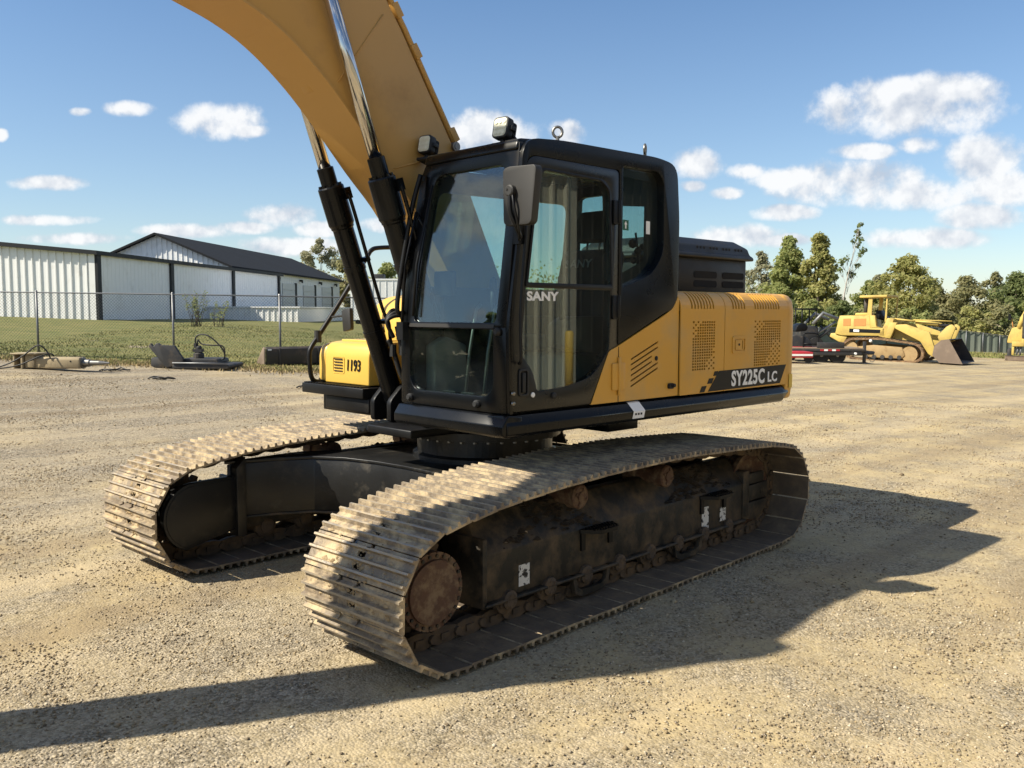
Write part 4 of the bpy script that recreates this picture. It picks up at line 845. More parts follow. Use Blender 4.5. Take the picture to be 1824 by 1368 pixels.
ra.tube(smooth_path([(.66, -1.30, 1.30), (.74, -1.30, 1.31), (.775, -1.30, 1.37), (.785, -1.30, 1.53), (.76, -1.30, 1.60), (.69, -1.30, 1.69), (.50, -1.30, 1.94), (.34, -1.30, 2.16), (.19, -1.30, 2.37), (.15, -1.30, 2.42), (.08, -1.30, 2.445), (-.15, -1.30, 2.46), (-.55, -1.30, 2.46), (-.62, -1.30, 2.42), (-.64, -1.30, 2.05)], 5), .020, 10)
ra.box(.58, .68, -1.33, -1.27, 1.295, 1.33)
rao = ra.build('handrail', M['satin'], EX)
MB().lathe([(.03, -.05), (.03, .05)], (.70, -1.30, 1.68), 'z', 12).build('rail_clamp', M['rubber'], rao)
mm = MB(); mm.prism(rpoly([(-1.10, 1.72), (-1.12, 1.90), (-1.0, 1.92), (-.99, 1.74)], .02, 3), .55, .585, 'x'); mm.tube([(.57, -1.30, 1.84), (.57, -1.06, 1.86)], .01); mm.build('rail_mirror', M['grey'], rao, .006)

# ================================================================== SURROUNDINGS
def amat(name, a, b, scale, rough=.9, stretch=None, detail=6, bump=0, lo=.35, hi=.65):
    """two-tone noise material"""
    m = bpy.data.materials.new(name); m.use_nodes = True; t = m.node_tree; p = t.nodes['Principled BSDF']
    pos = t.nodes.new('ShaderNodeNewGeometry').outputs['Position']
    if stretch: mp = t.nodes.new('ShaderNodeMapping'); mp.inputs['Scale'].default_value = stretch; t.links.new(pos, mp.inputs[0]); pos = mp.outputs[0]
    n = t.nodes.new('ShaderNodeTexNoise'); n.inputs['Scale'].default_value = scale; n.inputs['Detail'].default_value = detail; t.links.new(pos, n.inputs['Vector'])
    r = t.nodes.new('ShaderNodeMapRange'); r.inputs[1].default_value = lo; r.inputs[2].default_value = hi; t.links.new(n.outputs[0], r.inputs[0])
    x = t.nodes.new('ShaderNodeMix'); x.data_type = 'RGBA'; x.inputs['A'].default_value = (*a, 1); x.inputs['B'].default_value = (*b, 1); t.links.new(r.outputs[0], x.inputs['Factor'])
    t.links.new(x.outputs['Result'], p.inputs['Base Color']); p.inputs['Roughness'].default_value = rough; p.inputs['Specular IOR Level'].default_value = .2
    if bump:
        bb = t.nodes.new('ShaderNodeBump'); bb.inputs['Strength'].default_value = bump; bb.inputs['Distance'].default_value = .03; t.links.new(n.outputs[0], bb.inputs['Height']); t.links.new(bb.outputs[0], p.inputs['Normal'])
    return m
M['lawn'] = amat('lawn', (.125, .135, .042), (.20, .18, .066), .9, bump=.3, detail=9)
M['blade'] = amat('grass_blades', (.14, .155, .045), (.24, .22, .085), .55, detail=8)
M['dryblade'] = amat('dry_weeds', (.28, .21, .10), (.42, .33, .18), 2)
M['galv'] = pmat('galvanised_steel', (.19, .195, .20), .5, metal=.5, var=.12)
M['siding'] = pmat('white_metal_siding', (.78, .78, .76), .45, var=.03, vscale=.6, dirt=((.55, .52, .46), .55, .9, .9))
M['trim'] = pmat('charcoal_trim', (.018, .020, .022), .6, var=.1, spec=.25)
M['roof'] = pmat('charcoal_metal_roof', (.020, .021, .023), .8, var=.1, vscale=.5, spec=.15)
M['doorw'] = pmat('white_sectional_door', (.60, .60, .57), .5, var=.03)
M['dgrey'] = pmat('dark_steel', (.030, .030, .030), .6, var=.3, vscale=5, dirt=((.12, .09, .06), .52, .8, 4))
M['loader'] = pmat('faded_yellow_paint', (.52, .38, .095), .6, var=.12, vscale=1.5, dirt=((.30, .19, .075), .50, .8, 1.8))
M['orange'] = pmat('orange_grille', (.50, .22, .06), .7, var=.1)
M['ltrack'] = pmat('rusty_track', (.13, .075, .04), .8, var=.3, dirt=((.34, .22, .11), .45, .7, 5))
M['tantrack'] = pmat('dusty_yellow_steel', (.34, .235, .11), .8, var=.2, dirt=((.24, .15, .07), .5, .75, 5))
M['bucketrust'] = pmat('worn_bucket_steel', (.040, .033, .030), .6, var=.3, dirt=((.20, .13, .09), .52, .8, 2.2))
M['brown'] = pmat('scuffed_brown_steel', (.17, .125, .09), .7, var=.2, dirt=((.26, .2, .15), .5, .8, 3))
M['red'] = pmat('red_paint', (.45, .025, .03), .45, var=.1)
M['tan'] = pmat('weathered_tan_paint', (.34, .27, .16), .75, var=.15, vscale=4, dirt=((.20, .16, .11), .5, .75, 7))
M['wood'] = pmat('deck_board', (.20, .15, .10), .9, var=.3)
M['tyre'] = pmat('tyre', (.015, .015, .015), .8, var=.2)
M['screen'] = amat('green_fence_fabric', (.125, .150, .120), (.175, .195, .160), .5)
M['bark'] = amat('bark', (.075, .058, .042), (.14, .115, .09), 6)
M['paleb'] = amat('pale_bark', (.34, .31, .27), (.48, .45, .40), 3)
M['darkwall'] = pmat('dark_block_paint', (.022, .018, .014), .7, var=.1, spec=.2)
M['wallpanel'] = pmat('cream_metal_wall', (.40, .365, .275), .5, var=.04, vscale=.4)

# ---- lawn on the left bank and beyond the yard on the right
def lawn(name, lats, deps, edge, dz=.012):
    vs = []; nl = len(lats)
    for j, d in enumerate(deps):
        for i, l in enumerate(lats):
            dd = d
            if j == 0: dd = edge(l)
            elif d < edge(l)+.4*j: dd = edge(l) + .4*j
            q = LD(l, dd); vs.append((q.x, q.y, q.z + (dz if j else -.05) + (.03*nz2(q.x, q.y, .6, 2) if j > 1 else 0)))
    fs = [(j*nl+i, j*nl+i+1, (j+1)*nl+i+1, (j+1)*nl+i) for j in range(len(deps)-1) for i in range(nl-1)]
    b = MB(); b.add(vs, fs, True); return tag(b.build(name, M['lawn']), kind='structure')
def edgeL(l): return 22.9 + .9*nz2(l, 0, .35, 4) + .35*nz2(l, 0, 1.7, 8) + max(0, l+4.5)*.9 + max(0, l-2)*2.4
lawn('grass_bank', list(np.linspace(-60, 8.6, 140)), [22] + list(np.linspace(22.5, 60, 46)) + list(np.linspace(64, 190, 22)), edgeL)
def edgeR(l): return 52.5 + .6*nz2(l, 3, .4, 1) - max(0, l-24)*.12
lawn('grass_verge', list(np.linspace(9, 90, 110)), [50] + list(np.linspace(51, 90, 30)) + list(np.linspace(95, 190, 12)), edgeR)
def blades(name, n, sampler, hmin, hmax, mat, label, w=.012):
    rs = random.Random(5); vs = []; fs = []
    for i in range(n):
        l, d = sampler(rs); q = LD(l, d); h = rs.uniform(hmin, hmax); a = rs.random()*6.28; ww = w*(.7+rs.random())
        dx, dy = math.cos(a)*ww, math.sin(a)*ww; lx, ly = rs.uniform(-.6, .6)*h, rs.uniform(-.6, .6)*h; k = len(vs)
        vs += [(q.x-dx, q.y-dy, q.z-.01), (q.x+dx, q.y+dy, q.z-.01), (q.x+lx, q.y+ly, q.z+h)]; fs.append((k, k+1, k+2))
    me = bpy.data.meshes.new(name); me.from_pydata(vs, [], fs); me.materials.append(mat); tag(link(name, me), label, 'grass', kind='stuff')
def s1(rs):
    l = rs.uniform(-17, 3); return l, edgeL(l) + 26*rs.random()**1.8 - .1
blades('grass', 42000, s1, .02, .075, M['blade'], 'short yellow-green grass covering the bank behind the left fence', .018)
def s2(rs):
    l = rs.uniform(-15, -1); return l, edgeL(l) + rs.gauss(.2, .55)
blades('dry_weeds', 9000, s2, .02, .09, M['dryblade'], 'dry brown weeds along the edge of the gravel at left', .014)
def s3(rs):
    l = rs.uniform(14, 40); return l, edgeR(l) + 9*rs.random()
blades('verge_grass', 9000, s3, .06, .20, M['blade'], 'green grass strip in front of the screened fence at right', .03)

# ---- chain link fence on the left
FD = 24.6
fn = empty('chain_link_fence', LD(-9, FD, 0)); tag(fn, 'galvanised chain link fence with thin posts along the left grass bank', 'fence'); fi = fn.matrix_basis.inverted
def loc(b, root): 
    Mi = (Matrix.Translation(root.location) @ Matrix.Rotation(root.rotation_euler.z, 4, 'Z')).inverted(); b.xf(Mi); return b
posts = [(-912/FPX*24.4-3.1, 24.2), (-12.93, 24.4), (-9.27, 24.5), (-6.48, 25.0), (-3.4, 26.4), (0.2, 28.5), (4, 30.5)]
posts = [(-19.4, 24.0), (-16.4, 24.2)] + posts[1:]
ztop = lambda l: 2.335 - .012*(l+9.2)
for l, d in posts:
    q = LD(l, d); loc(MB().tube([(q.x, q.y, q.z-.1), (q.x, q.y, ztop(l)+.03)], .031, 8).lathe([(.036, ztop(l)+.03), (.02, ztop(l)+.06)], (q.x, q.y, 0), 'z', 8), fn).build('post', M['galv'], fn)
rail = [LD(l, d, ztop(l)) for l, d in posts]; loc(MB().tube(rail, .021, 6), fn).build('top_rail', M['galv'], fn)
ml = MB(); step = .085
for (l0, d0), (l1, d1) in zip(posts, posts[1:]):
    A = LD(l0, d0); B = LD(l1, d1); L = (B-A).length; n = int(L/step); hh = 1.72
    def pt(s, z):
        t = min(1, max(0, s/L)); q = A.lerp(B, t); l = l0+(l1-l0)*t; zt = ztop(l)-.01; return Vector((q.x, q.y, zt-hh+z))
    for i in range(-int(hh/step), n):
        for sg in (1, -1):
            s0, s1_ = (i*step, i*step+hh) if sg > 0 else (i*step+hh, i*step)
            za, zb = 0, hh
            if min(s0, s1_) < 0 or max(s0, s1_) > L:      # clip to the bay
                def cl(s): return min(L, max(0, s))
                f0 = (cl(s0)-s0)/(s1_-s0); f1 = (cl(s1_)-s0)/(s1_-s0); f0, f1 = max(0, min(1, f0)), max(0, min(1, f1))
                za, zb = hh*f0, hh*f1; s0, s1_ = s0+(s1_-s0)*f0, s0+(s1_-s0)*f1
            if abs(zb-za) < .02: continue
            a, b = pt(s0, za), pt(s1_, zb); w = .0036
            ml.add([a+Vector((0, 0, w)), a-Vector((0, 0, w)), b-Vector((0, 0, w)), b+Vector((0, 0, w)), a+Vector((w, w, 0)), a-Vector((w, w, 0)), b-Vector((w, w, 0)), b+Vector((w, w, 0))], [(0, 1, 2, 3), (4, 5, 6, 7)])
me = bpy.data.meshes.new('wire_mesh'); loc(ml, fn); me.from_pydata(ml.v, [], ml.f); me.materials.append(M['galv']); link('wire_mesh', me, fn)

# ---- corrugated wall helper: ribs every `pitch`, built in a local x-z plane facing -y
def corrug(b, x0, x1, z0, zt0, zt1, y, pitch=.305, depth=.035, axis='x', sgn=-1):
    n = max(1, int(abs(x1-x0)/pitch)); p = (x1-x0)/n; prof = []
    for i in range(n):
        a = x0+i*p
        for f, d in ((0, 0), (.70, 0), (.78, 1), (.92, 1)): prof.append((a+p*f, d*depth))
    prof.append((x1, 0)); vs = []
    for (x, d) in prof:
        t = (x-x0)/(x1-x0); zt = zt0+(zt1-zt0)*t; yy = y+sgn*d
        vs += [((x, yy, z0) if axis == 'x' else (yy, x, z0)), ((x, yy, zt) if axis == 'x' else (yy, x, zt))]
    k = len(prof); b.add(vs, [(2*i, 2*i+1, 2*i+3, 2*i+2) for i in range(k-1)]); return b
# ---- long white shed: lit end wall, long wall in shade with dark corner posts
SZ = 1.05
q0 = LD(-22.2, 48); sh = empty('white_shed', (q0.x, q0.y, 0), YAWZ-R(4.5)); tag(sh, 'low white metal shed with dark posts and charcoal eaves behind the left fence', 'shed')
b = MB(); corrug(b, -13, 0, SZ, 6.0, 4.86, 0, .42, .06); b.build('end_wall', M['siding'], sh)
b = MB(); corrug(b, 0, 29.2, SZ, 4.86, 4.86, 0, .42, .018, 'y', 1); b.build('long_wall', M['siding'], sh)
MB().box(-13, -.05, 29.1, 29.2, SZ, 4.86).box(-13.05, -12.95, .05, 29.1, SZ, 5.9).build('back_wall', M['siding'], sh)
rf_ = MB(); rf_.add([(.22, -.28, 5.06), (.22, 29.5, 5.06), (-13.2, 29.5, 6.26), (-13.2, -.28, 6.26), (.22, -.28, 4.84), (.22, 29.5, 4.84), (-13.2, 29.5, 6.02), (-13.2, -.28, 6.02)], [(0, 1, 2, 3), (4, 5, 6, 7), (0, 1, 5, 4), (1, 2, 6, 5), (2, 3, 7, 6), (3, 0, 4, 7)]); rf_.build('roof', M['trim'], sh)
for y in (.0, 8.6, 18.6, 28.6): MB().box(.055 if y else -.02, .14, y-.10 if y else -.08, y+.30, SZ, 4.845).build('post', M['trim'], sh)
MB().box(-.35, -.02, -.075, -.065, SZ, 4.88).build('corner_trim', M['siding'], sh)
# ---- main building with gable and dark roof
q1 = LD(-23.6, 75); mb = empty('white_barn', (q1.x, q1.y, 0), YAWZ-R(3.8)); tag(mb, 'large white metal barn with charcoal gable roof and roll-up doors behind the shed', 'barn')
GW = 12.2; LEN = 35.5
b = MB(); corrug(b, -GW/2, 0, SZ, 8.15, 5.62, 0, .42, .05); corrug(b, -GW, -GW/2, SZ, 5.62, 8.15, 0, .42, .05); b.build('gable_wall', M['siding'], mb)
b = MB(); corrug(b, 0, LEN, SZ, 5.62, 5.62, 0, .6, .03, 'y', 1); b.build('side_wall', M['siding'], mb)
MB().box(-GW-.1, -GW, 0, LEN, SZ, 5.62).build('far_wall', M['siding'], mb)
for sx in (1, -1):
    x0 = .45 if sx > 0 else -GW-.45; xr = -GW/2
    r_ = MB(); r_.add([(x0, -.5, 5.60), (x0, LEN+.5, 5.60), (xr, LEN+.5, 8.36), (xr, -.5, 8.36), (x0, -.5, 5.42), (x0, LEN+.5, 5.42), (xr, LEN+.5, 8.18), (xr, -.5, 8.18)], [(0, 1, 2, 3), (4, 5, 6, 7), (0, 1, 5, 4), (1, 2, 6, 5), (2, 3, 7, 6), (3, 0, 4, 7)])
    ro = r_.build('roof_slope', M['roof'], mb)
for (ya, yb) in ((9.0, 10.2), (13.6, 17.6), (20.4, 24.6), (27.6, 31.6)):
    d = MB()
    for k in range(5): d.box(.06, .085, ya+.05, yb-.05, SZ+.3+k*.66, SZ+.93+k*.66)
    dd = d.build('roll_up_door', M['doorw'], mb); MB().box(.05, .12, yb-.03, yb+.55, SZ, 4.75).build('door_jamb', M['trim'], dd)
for y in (11.9, 19.2, 26.4, 33.0): MB().box(.05, .35, y, y+.35, 4.95, 5.15).box(.25, .35, y+.05, y+.3, 4.8, 4.95).build('wall_lamp', M['trim'], mb)
# ---- low white block in front of the barn
q2 = LD(-21.2, 62); lo_ = empty('low_white_annex', (q2.x, q2.y, 0), YAWZ-R(2.5)); tag(lo_, 'low flat white corrugated annex in front of the barn doors', 'annex')
b = MB(); corrug(b, 0, 6.5, .8, 2.16, 2.10, 0, .40, .05); b.build('front_wall', M['siding'], lo_)
MB().box(6.45, 6.5, .02, 18.5, .8, 2.08).build('side_wall', M['siding'], lo_); MB().box(-.1, 6.62, -.1, 18.6, 2.10, 2.20).build('flat_roof', M['siding'], lo_)
# ---- far pale things seen between boom cylinder and cab
q3 = P(664, 66); tk = empty('white_storage_trailer', (q3.x, q3.y, 0), YAWZ); tag(tk, 'white box trailer far behind the boom cylinder', 'trailer')
bx_ = MB(); bx_.box(-1.6, 1.9, 0, 2.4, 1.25, 4.25); bx_.box(-1.65, 1.95, -.02, -.04, 4.15, 4.27); bx_.build('body', M['siding'], tk); MB().box(-.1, .8, .3, 1.3, 4.27, 4.62).build('roof_unit', M['dgrey'], tk, .05)
for k in range(7): MB().box(-1.5+k*.5, -1.46+k*.5, -.03, -.01, 1.35, 4.1).build('side_rib', M['siding'], tk)
MB().lathe([(.5, 0), (.5, .25)], (-.8, .2, 1.05), 'y', 18).lathe([(.5, 0), (.5, .25)], (.9, .2, 1.05), 'y', 18).build('wheel', M['tyre'], tk)

# ---- trees
def leaf_mat(name, a, b, c):
    m = bpy.data.materials.new(name); m.use_nodes = True; t = m.node_tree; p = t.nodes['Principled BSDF']
    g = t.nodes.new('ShaderNodeNewGeometry'); r = t.nodes.new('ShaderNodeValToRGB'); t.links.new(g.outputs['Random Per Island'], r.inputs[0])
    e = r.color_ramp.elements; e[0].color = (*a, 1); e[1].color = (*c, 1); q = e.new(.55); q.color = (*b, 1)
    t.links.new(r.outputs[0], p.inputs['Base Color']); p.inputs['Roughness'].default_value = .6; p.inputs['Specular IOR Level'].default_value = .3
    tr = t.nodes.new('ShaderNodeBsdfTranslucent'); t.links.new(r.outputs[0], tr.inputs[0]); mx = t.nodes.new('ShaderNodeMixShader'); mx.inputs[0].default_value = .58
    o = t.nodes['Material Output']; t.links.new(p.outputs[0], mx.inputs[1]); t.links.new(tr.outputs[0], mx.inputs[2]); t.links.new(mx.outputs[0], o.inputs[0]); return m
LEAF = [leaf_mat('maple_leaf', (.24, .28, .10), (.33, .36, .13), (.43, .42, .16)), leaf_mat('yellowing_leaf', (.31, .32, .11), (.41, .40, .145), (.50, .45, .19)),
        leaf_mat('dark_leaf', (.15, .19, .072), (.21, .25, .095), (.28, .30, .12)), leaf_mat('dull_leaf', (.25, .25, .12), (.33, .315, .15), (.40, .36, .18)), leaf_mat('greyish_leaf', (.28, .285, .17), (.35, .34, .21), (.42, .39, .25))]
def tree(name, label, base, h, rx, n, leaf, seed, trunk=.18, sparse=1.0, low=.12, cone=.35, bark='bark', leafs=.16, clumps=26, group='trees beyond the yard', lean=0):
    rs = random.Random(seed); npr = np.random.RandomState(seed)
    root = empty(name, base, YAWZ); tag(root, label, 'tree', group)
    tb_ = MB(); tb_.tube(smooth_path([(0, 0, -.3), (lean*.2+rs.uniform(-.1, .1), 0, h*.25), (lean*.5+rs.uniform(-.15, .15), rs.uniform(-.1, .1), h*.55), (lean*.95, 0, h*.93)], 4), [trunk*(1-.9*k/12) for k in range(13)], 7)
    cl = []
    for k in range(clumps):
        z = low + (1-low)*(k+rs.random())/clumps; prof = math.sin(math.pi*min(1, max(.05, (z-low*.6)/(1-low*.6)))**(1-cone*.5))
        prof = max(.14, min(1, prof*1.1 if cone < .5 else 1.25*(1-z)**.75))
        a = rs.random()*6.28; rr = rx*prof*(.15+.75*rs.random()**.7); c = Vector((math.cos(a)*rr + lean*z, math.sin(a)*rr, z*h)); cl.append((c, rx*(.20+.14*rs.random())*(.6+.5*prof)))
        if k % 2 == 0 or sparse < 1:
            s = Vector((lean*z*.8, 0, max(.12*h, (z-.16)*h))); tb_.tube([s, s.lerp(c, .5)+Vector((0, 0, .12*rr)), c], [trunk*.32*(1.15-z), trunk*.2*(1.15-z), trunk*.05], 5, cap=False)
            if sparse < 1:
                for j in range(5):
                    e = c + Vector((rs.uniform(-1, 1), rs.uniform(-1, 1), rs.uniform(.2, 1.4)))*cl[-1][1]*1.3; tb_.tube([s.lerp(c, .6), e], [trunk*.10, trunk*.03], 4, cap=False)
    tb_.build('trunk', M[bark], root)
    m = int(n*2.2/len(cl)); V = []; OUT = []
    for c, r in cl:
        d = npr.normal(size=(m, 3)); d /= np.linalg.norm(d, axis=1)[:, None]; rad = r*npr.rand(m, 1)**.45*np.array([[1, 1, .72]])
        OUT.append(d); V.append(np.array(c)[None] + d*rad + npr.normal(size=(m, 3))*.06)
    V = np.concatenate(V); N_ = len(V); oc_ = np.concatenate(OUT); nn = oc_*.7 + npr.normal(size=(N_, 3))*.45 + np.array([[0, 0, .45]]); nn /= np.linalg.norm(nn, axis=1)[:, None]
    u = np.cross(nn, npr.normal(size=(N_, 3))); u /= np.linalg.norm(u, axis=1)[:, None]; w = np.cross(nn, u); 
    s = leafs*(.55+.9*npr.rand(N_, 1)); Q = np.stack([V-u*s*.5, V+w*s*.36, V+u*s*.5, V-w*s*.36], 1).reshape(-1, 3)
    me = bpy.data.meshes.new('crown'); me.from_pydata(Q.tolist(), [], [(4*i, 4*i+1, 4*i+2, 4*i+3) for i in range(N_)]); me.materials.append(LEAF[leaf]); link('crown', me, root); return root
T = [  # px, dep, height, half width, leaves, leaf, name, label
 (1352, 84, 8.0, 1.9, 1500, 4, 'bare_tree', 'thin half-bare tree behind the black intake box', .7),
 (1400, 79, 9.0, 2.7, 7500, 0, 'maple_tree', 'tall dense green tree just right of the black intake box', 1),
 (1454, 77, 9.1, 2.5, 7500, 1, 'maple_tree', 'tall yellow-green tree left of the pale thin trunk', 1),
 (1545, 84, 5.6, 2.2, 4200, 0, 'dark_tree', 'dark green rounded tree behind the crawler loader canopy', 1),
 (1612, 78, 7.5, 3.3, 6000, 1, 'round_tree', 'broad round-crowned tree above the crawler loader arms', 1),
 (1560, 88, 6.4, 2.2, 2600, 4, 'round_tree', 'small pale tree peeping out left of the broad round tree', 1),
 (1665, 84, 5.0, 2.8, 3400, 3, 'scrub_tree', 'low brownish tree in the gap right of the round tree', 1),
 (1718, 82, 5.9, 3.0, 4200, 3, 'scrub_tree', 'rounded dull brown-green tree right of the gap of sky', 1),
 (1765, 86, 6.6, 1.6, 1200, 3, 'bare_tree', 'half-bare brown tree with twiggy top near the right edge', .7),
 (1806, 80, 6.2, 3.0, 4600, 2, 'scrub_tree', 'dark green tree at the right edge of the picture', 1),
 (1850, 82, 6.6, 3.2, 3200, 0, 'scrub_tree', 'green tree cut off by the right edge of the picture', 1)]
for i, (px, dep, h, rx, n, lf, nm, lb, sp) in enumerate(T):
    tree(nm, lb, P(px, dep), h, rx, n, lf, 20+i, trunk=.2 if sp == 1 else .10, sparse=sp, cone=.75 if nm == 'maple_tree' else .35, leafs=.26, clumps=70 if n > 4000 else 34, low=.03 if sp == 1 else .35)
# pale leaning trunk with only a few leaves at the top
tr_ = tree('pale_thin_tree', 'tall thin pale tree with bare twigs and few leaves at its top', P(1487, 72), 9.6, 1.0, 150, 2, 77, trunk=.12, sparse=.5, low=.55, bark='paleb', leafs=.26, clumps=14, lean=1.7)
# the hedge of scrub behind the screened fence
for i, (px, dep, h, rx, lf) in enumerate([(1375, 70, 3.6, 2.6, 2), (1440, 71, 3.2, 2.4, 0), (1500, 72, 3.4, 2.4, 2), (1560, 70, 3.0, 2.4, 3), (1620, 71, 3.0, 2.4, 0), (1672, 70, 2.9, 2.3, 3), (1722, 70, 3.1, 2.4, 1), (1775, 70, 3.4, 2.4, 3), (1826, 70, 3.6, 2.4, 0)]):
    tree('scrub_bush', ['leftmost', 'second', 'third', 'fourth', 'middle', 'sixth', 'seventh', 'eighth', 'rightmost'][i] + ' bush, from the left, of the scrub hedge behind the screened fence', P(px, dep), h, rx, 2400, lf, 60+i, trunk=.07, leafs=.22, clumps=16, low=.05, group='scrub hedge along the right fence')
for i, (px, dep, h, rx, n, lf, lb) in enumerate([(575, 128, 10.2, 4.2, 2600, 4, 'pale leafy tree behind the barn roof end'), (618, 120, 8.0, 2.6, 2400, 3, 'greenish tree right of the barn beside the boom cylinder'), (545, 135, 9.0, 3.0, 1400, 4, 'faint tree top above the barn roof'), (690, 110, 6.5, 3.4, 2400, 0, 'low tree behind the white box trailer')]):
    tree('distant_tree', lb, P(px, dep), h, rx, n, lf, 90+i, leafs=.34, clumps=20, group='trees behind the barn')
# far wood closing the view behind the excavator
def far_wood():
    rs = np.random.RandomState(4); V = []
    for k in range(150):
        q = P(rs.uniform(690, 1345), rs.uniform(118, 140)); h = 5.5 + 2.5*math.sin(k*1.3) + rs.rand()*1.5; m = 90
        d = rs.normal(size=(m, 3)); d /= np.linalg.norm(d, axis=1)[:, None]; V.append(np.array([[q.x, q.y, q.z + h*.5]]) + d*rs.rand(m, 1)**.4*np.array([[2.6, 2.6, h*.5]]))
    V = np.concatenate(V); n = len(V); u = rs.normal(size=(n, 3)); u /= np.linalg.norm(u, axis=1)[:, None]; w = np.cross(u, rs.normal(size=(n, 3))); w /= np.linalg.norm(w, axis=1)[:, None]; s_ = .45*(.6+.8*rs.rand(n, 1))
    Q = np.stack([V-u*s_*.5, V+w*s_*.4, V+u*s_*.5, V-w*s_*.4], 1).reshape(-1, 3); me = bpy.data.meshes.new('far_wood'); me.from_pydata(Q.tolist(), [], [(4*i, 4*i+1, 4*i+2, 4*i+3) for i in range(n)]); me.materials.append(LEAF[0])
    tag(link('far_wood', me), 'low far-off wood behind the excavator', 'wood', kind='stuff')
far_wood()
# leafless bush in front of the shed wall
bsq = P(350, 44); bs = empty('sparse_bush', bsq); tag(bs, 'sparse twiggy bush in front of the grey shed wall', 'bush'); rs = random.Random(9); sb_ = MB(); lv_ = MB()
for k in range(26):
    c0 = rs.uniform(-.25, .25) + (1.15 if k % 3 == 0 else 0); x1 = c0 + rs.uniform(-.5, .75); hh = rs.uniform(.7, 1.75) * (.75 if k % 3 == 0 else 1)
    pth = [(c0, 0, 0), (c0+(x1-c0)*.45, rs.uniform(-.2, .2), hh*.55), (x1, rs.uniform(-.3, .3), hh)]; sb_.tube(pth, [.016, .012, .005], 4)
    for j in range(12):
        t = .35+.65*rs.random(); c = Vector(pth[1]).lerp(Vector(pth[2]), (t-.35)/.65) + Vector((rs.uniform(-.10, .10), rs.uniform(-.1, .1), rs.uniform(-.1, .1))); s = rs.uniform(.03, .07)
        lv_.add([c+Vector((-s, 0, 0)), c+Vector((0, s*.4, s*.6)), c+Vector((s, 0, .02)), c+Vector((0, -s*.4, -s*.6))], [(0, 1, 2, 3)])
for bb, nm, mt in ((sb_, 'stems', M['bark']), (lv_, 'leaves', LEAF[2])): bb.xf(Matrix.Rotation(YAWZ, 4, 'Z')).build(nm, mt, bs)

# ---- screened fence on the right
fr2 = empty('screened_fence', P(1720, 62, 0)); tag(fr2, 'chain link fence with grey-green privacy screen in front of the right hand trees', 'fence')
pp2 = [(1330, 56, .75), (1372, 57, .78), (1415, 58, .82), (1457, 58.5, .86), (1498, 59, .88), (1540, 60, .90), (1580, 61, .90), (1620, 61.5, .89), (1658, 62, .87), (1690, 62, .74), (1720, 62, .60), (1750, 62, .46), (1780, 62, .32), (1812, 62, .17), (1845, 62, .05), (1880, 62, -.05)]
pts2 = [(P(px, d), zt) for px, d, zt in pp2]
for (q, zt) in pts2: loc(MB().tube([(q.x, q.y, q.z-.1), (q.x, q.y, zt+.04)], .035, 6), fr2).build('post', M['galv'], fr2)
loc(MB().tube([(q.x, q.y, zt) for q, zt in pts2], .025, 6), fr2).build('top_rail', M['galv'], fr2)
for i, ((qa, za), (qb, zb)) in enumerate(zip(pts2, pts2[1:])):
    s = MB(); n = 8; off_ = Vector((-FH.x, -FH.y, 0))*-.05; vs = []
    for k in range(n+1):
        t = k/n; q = qa.lerp(qb, t) + off_*(1+.8*math.sin(k*1.9+i)); vs += [(q.x, q.y, qa.z+(qb.z-qa.z)*t+.06), (q.x, q.y, za+(zb-za)*t-.03)]
    s.add(vs, [(2*k, 2*k+1, 2*k+3, 2*k+2) for k in range(n)]); loc(s, fr2).build('screen_panel', M['screen'], fr2)

# ================================================================== THINGS LYING AND PARKED ROUND THE YARD
def root_at(name, px, dep, label, cat, turn=0, group=None):
    q = P(px, dep); o = empty(name, q, YAWZ + turn); tag(o, label, cat, group); return o
# ---- brush cutter attachment
bcu = root_at('brush_cutter', 335, 22, 'black brush cutter attachment with hose loop lying on gravel before the fence', 'attachment')
d = MB(); d.prism(rpoly([(-.36, .13), (.98, .11), (1.02, .07), (.98, .0), (-.36, 0), (-.40, .06)], .03, 2), -.05, 1.15, 'y'); d.prism(rpoly([(-.30, .13), (.70, .13), (.66, .24), (-.22, .25)], .03, 2), .12, 1.0, 'y'); d.build('deck', M['dgrey'], bcu, .015)
MB().tube([(-.38, -.06, .15), (.96, -.06, .14)], .022, 6).build('deck_rim', M['galv'], bcu)
pl = MB(); pl.prism(rpoly([(-.56, .02), (-.98, .56), (-.92, .64), (-.88, .57), (-.84, .56), (-.80, .62), (-.74, .64), (-.68, .59), (-.34, .57), (-.13, .24), (-.16, .12)], .02, 2), .0, .10, 'y'); pl.build('mounting_plate', M['dgrey'], bcu, .01)
MB().prism(rpoly([(-.96, .28), (-.98, .06), (-.80, 0), (-.62, .0), (-.52, .22)], .03, 2), .10, .75, 'y').build('coupler', M['dgrey'], bcu, .015)
mo_ = MB(); mo_.lathe([(.11, .2), (.13, .26), (.13, .36), (.08, .40), (.08, .52), (.05, .56)], (.10, .45, 0), 'z', 14); mo_.box(-.02, .20, .35, .55, .40, .47); mo_.box(.0, .06, .38, .5, .5, .62); mo_.build('hydraulic_motor', M['dgrey'], bcu)
hs_ = MB()
for dx, zt in ((0, .83), (.06, .60)): hs_.tube(smooth_path([(.08, .45, .42), (.02+dx, .45, .70), (.12+dx, .45, zt), (.38+dx, .4, zt-.03), (.66+dx, .4, .55), (.76, .42, .34), (.70, .45, .22), (.40, .5, .20)]), .019, 6)
hs_.build('hose', M['rubber'], bcu)
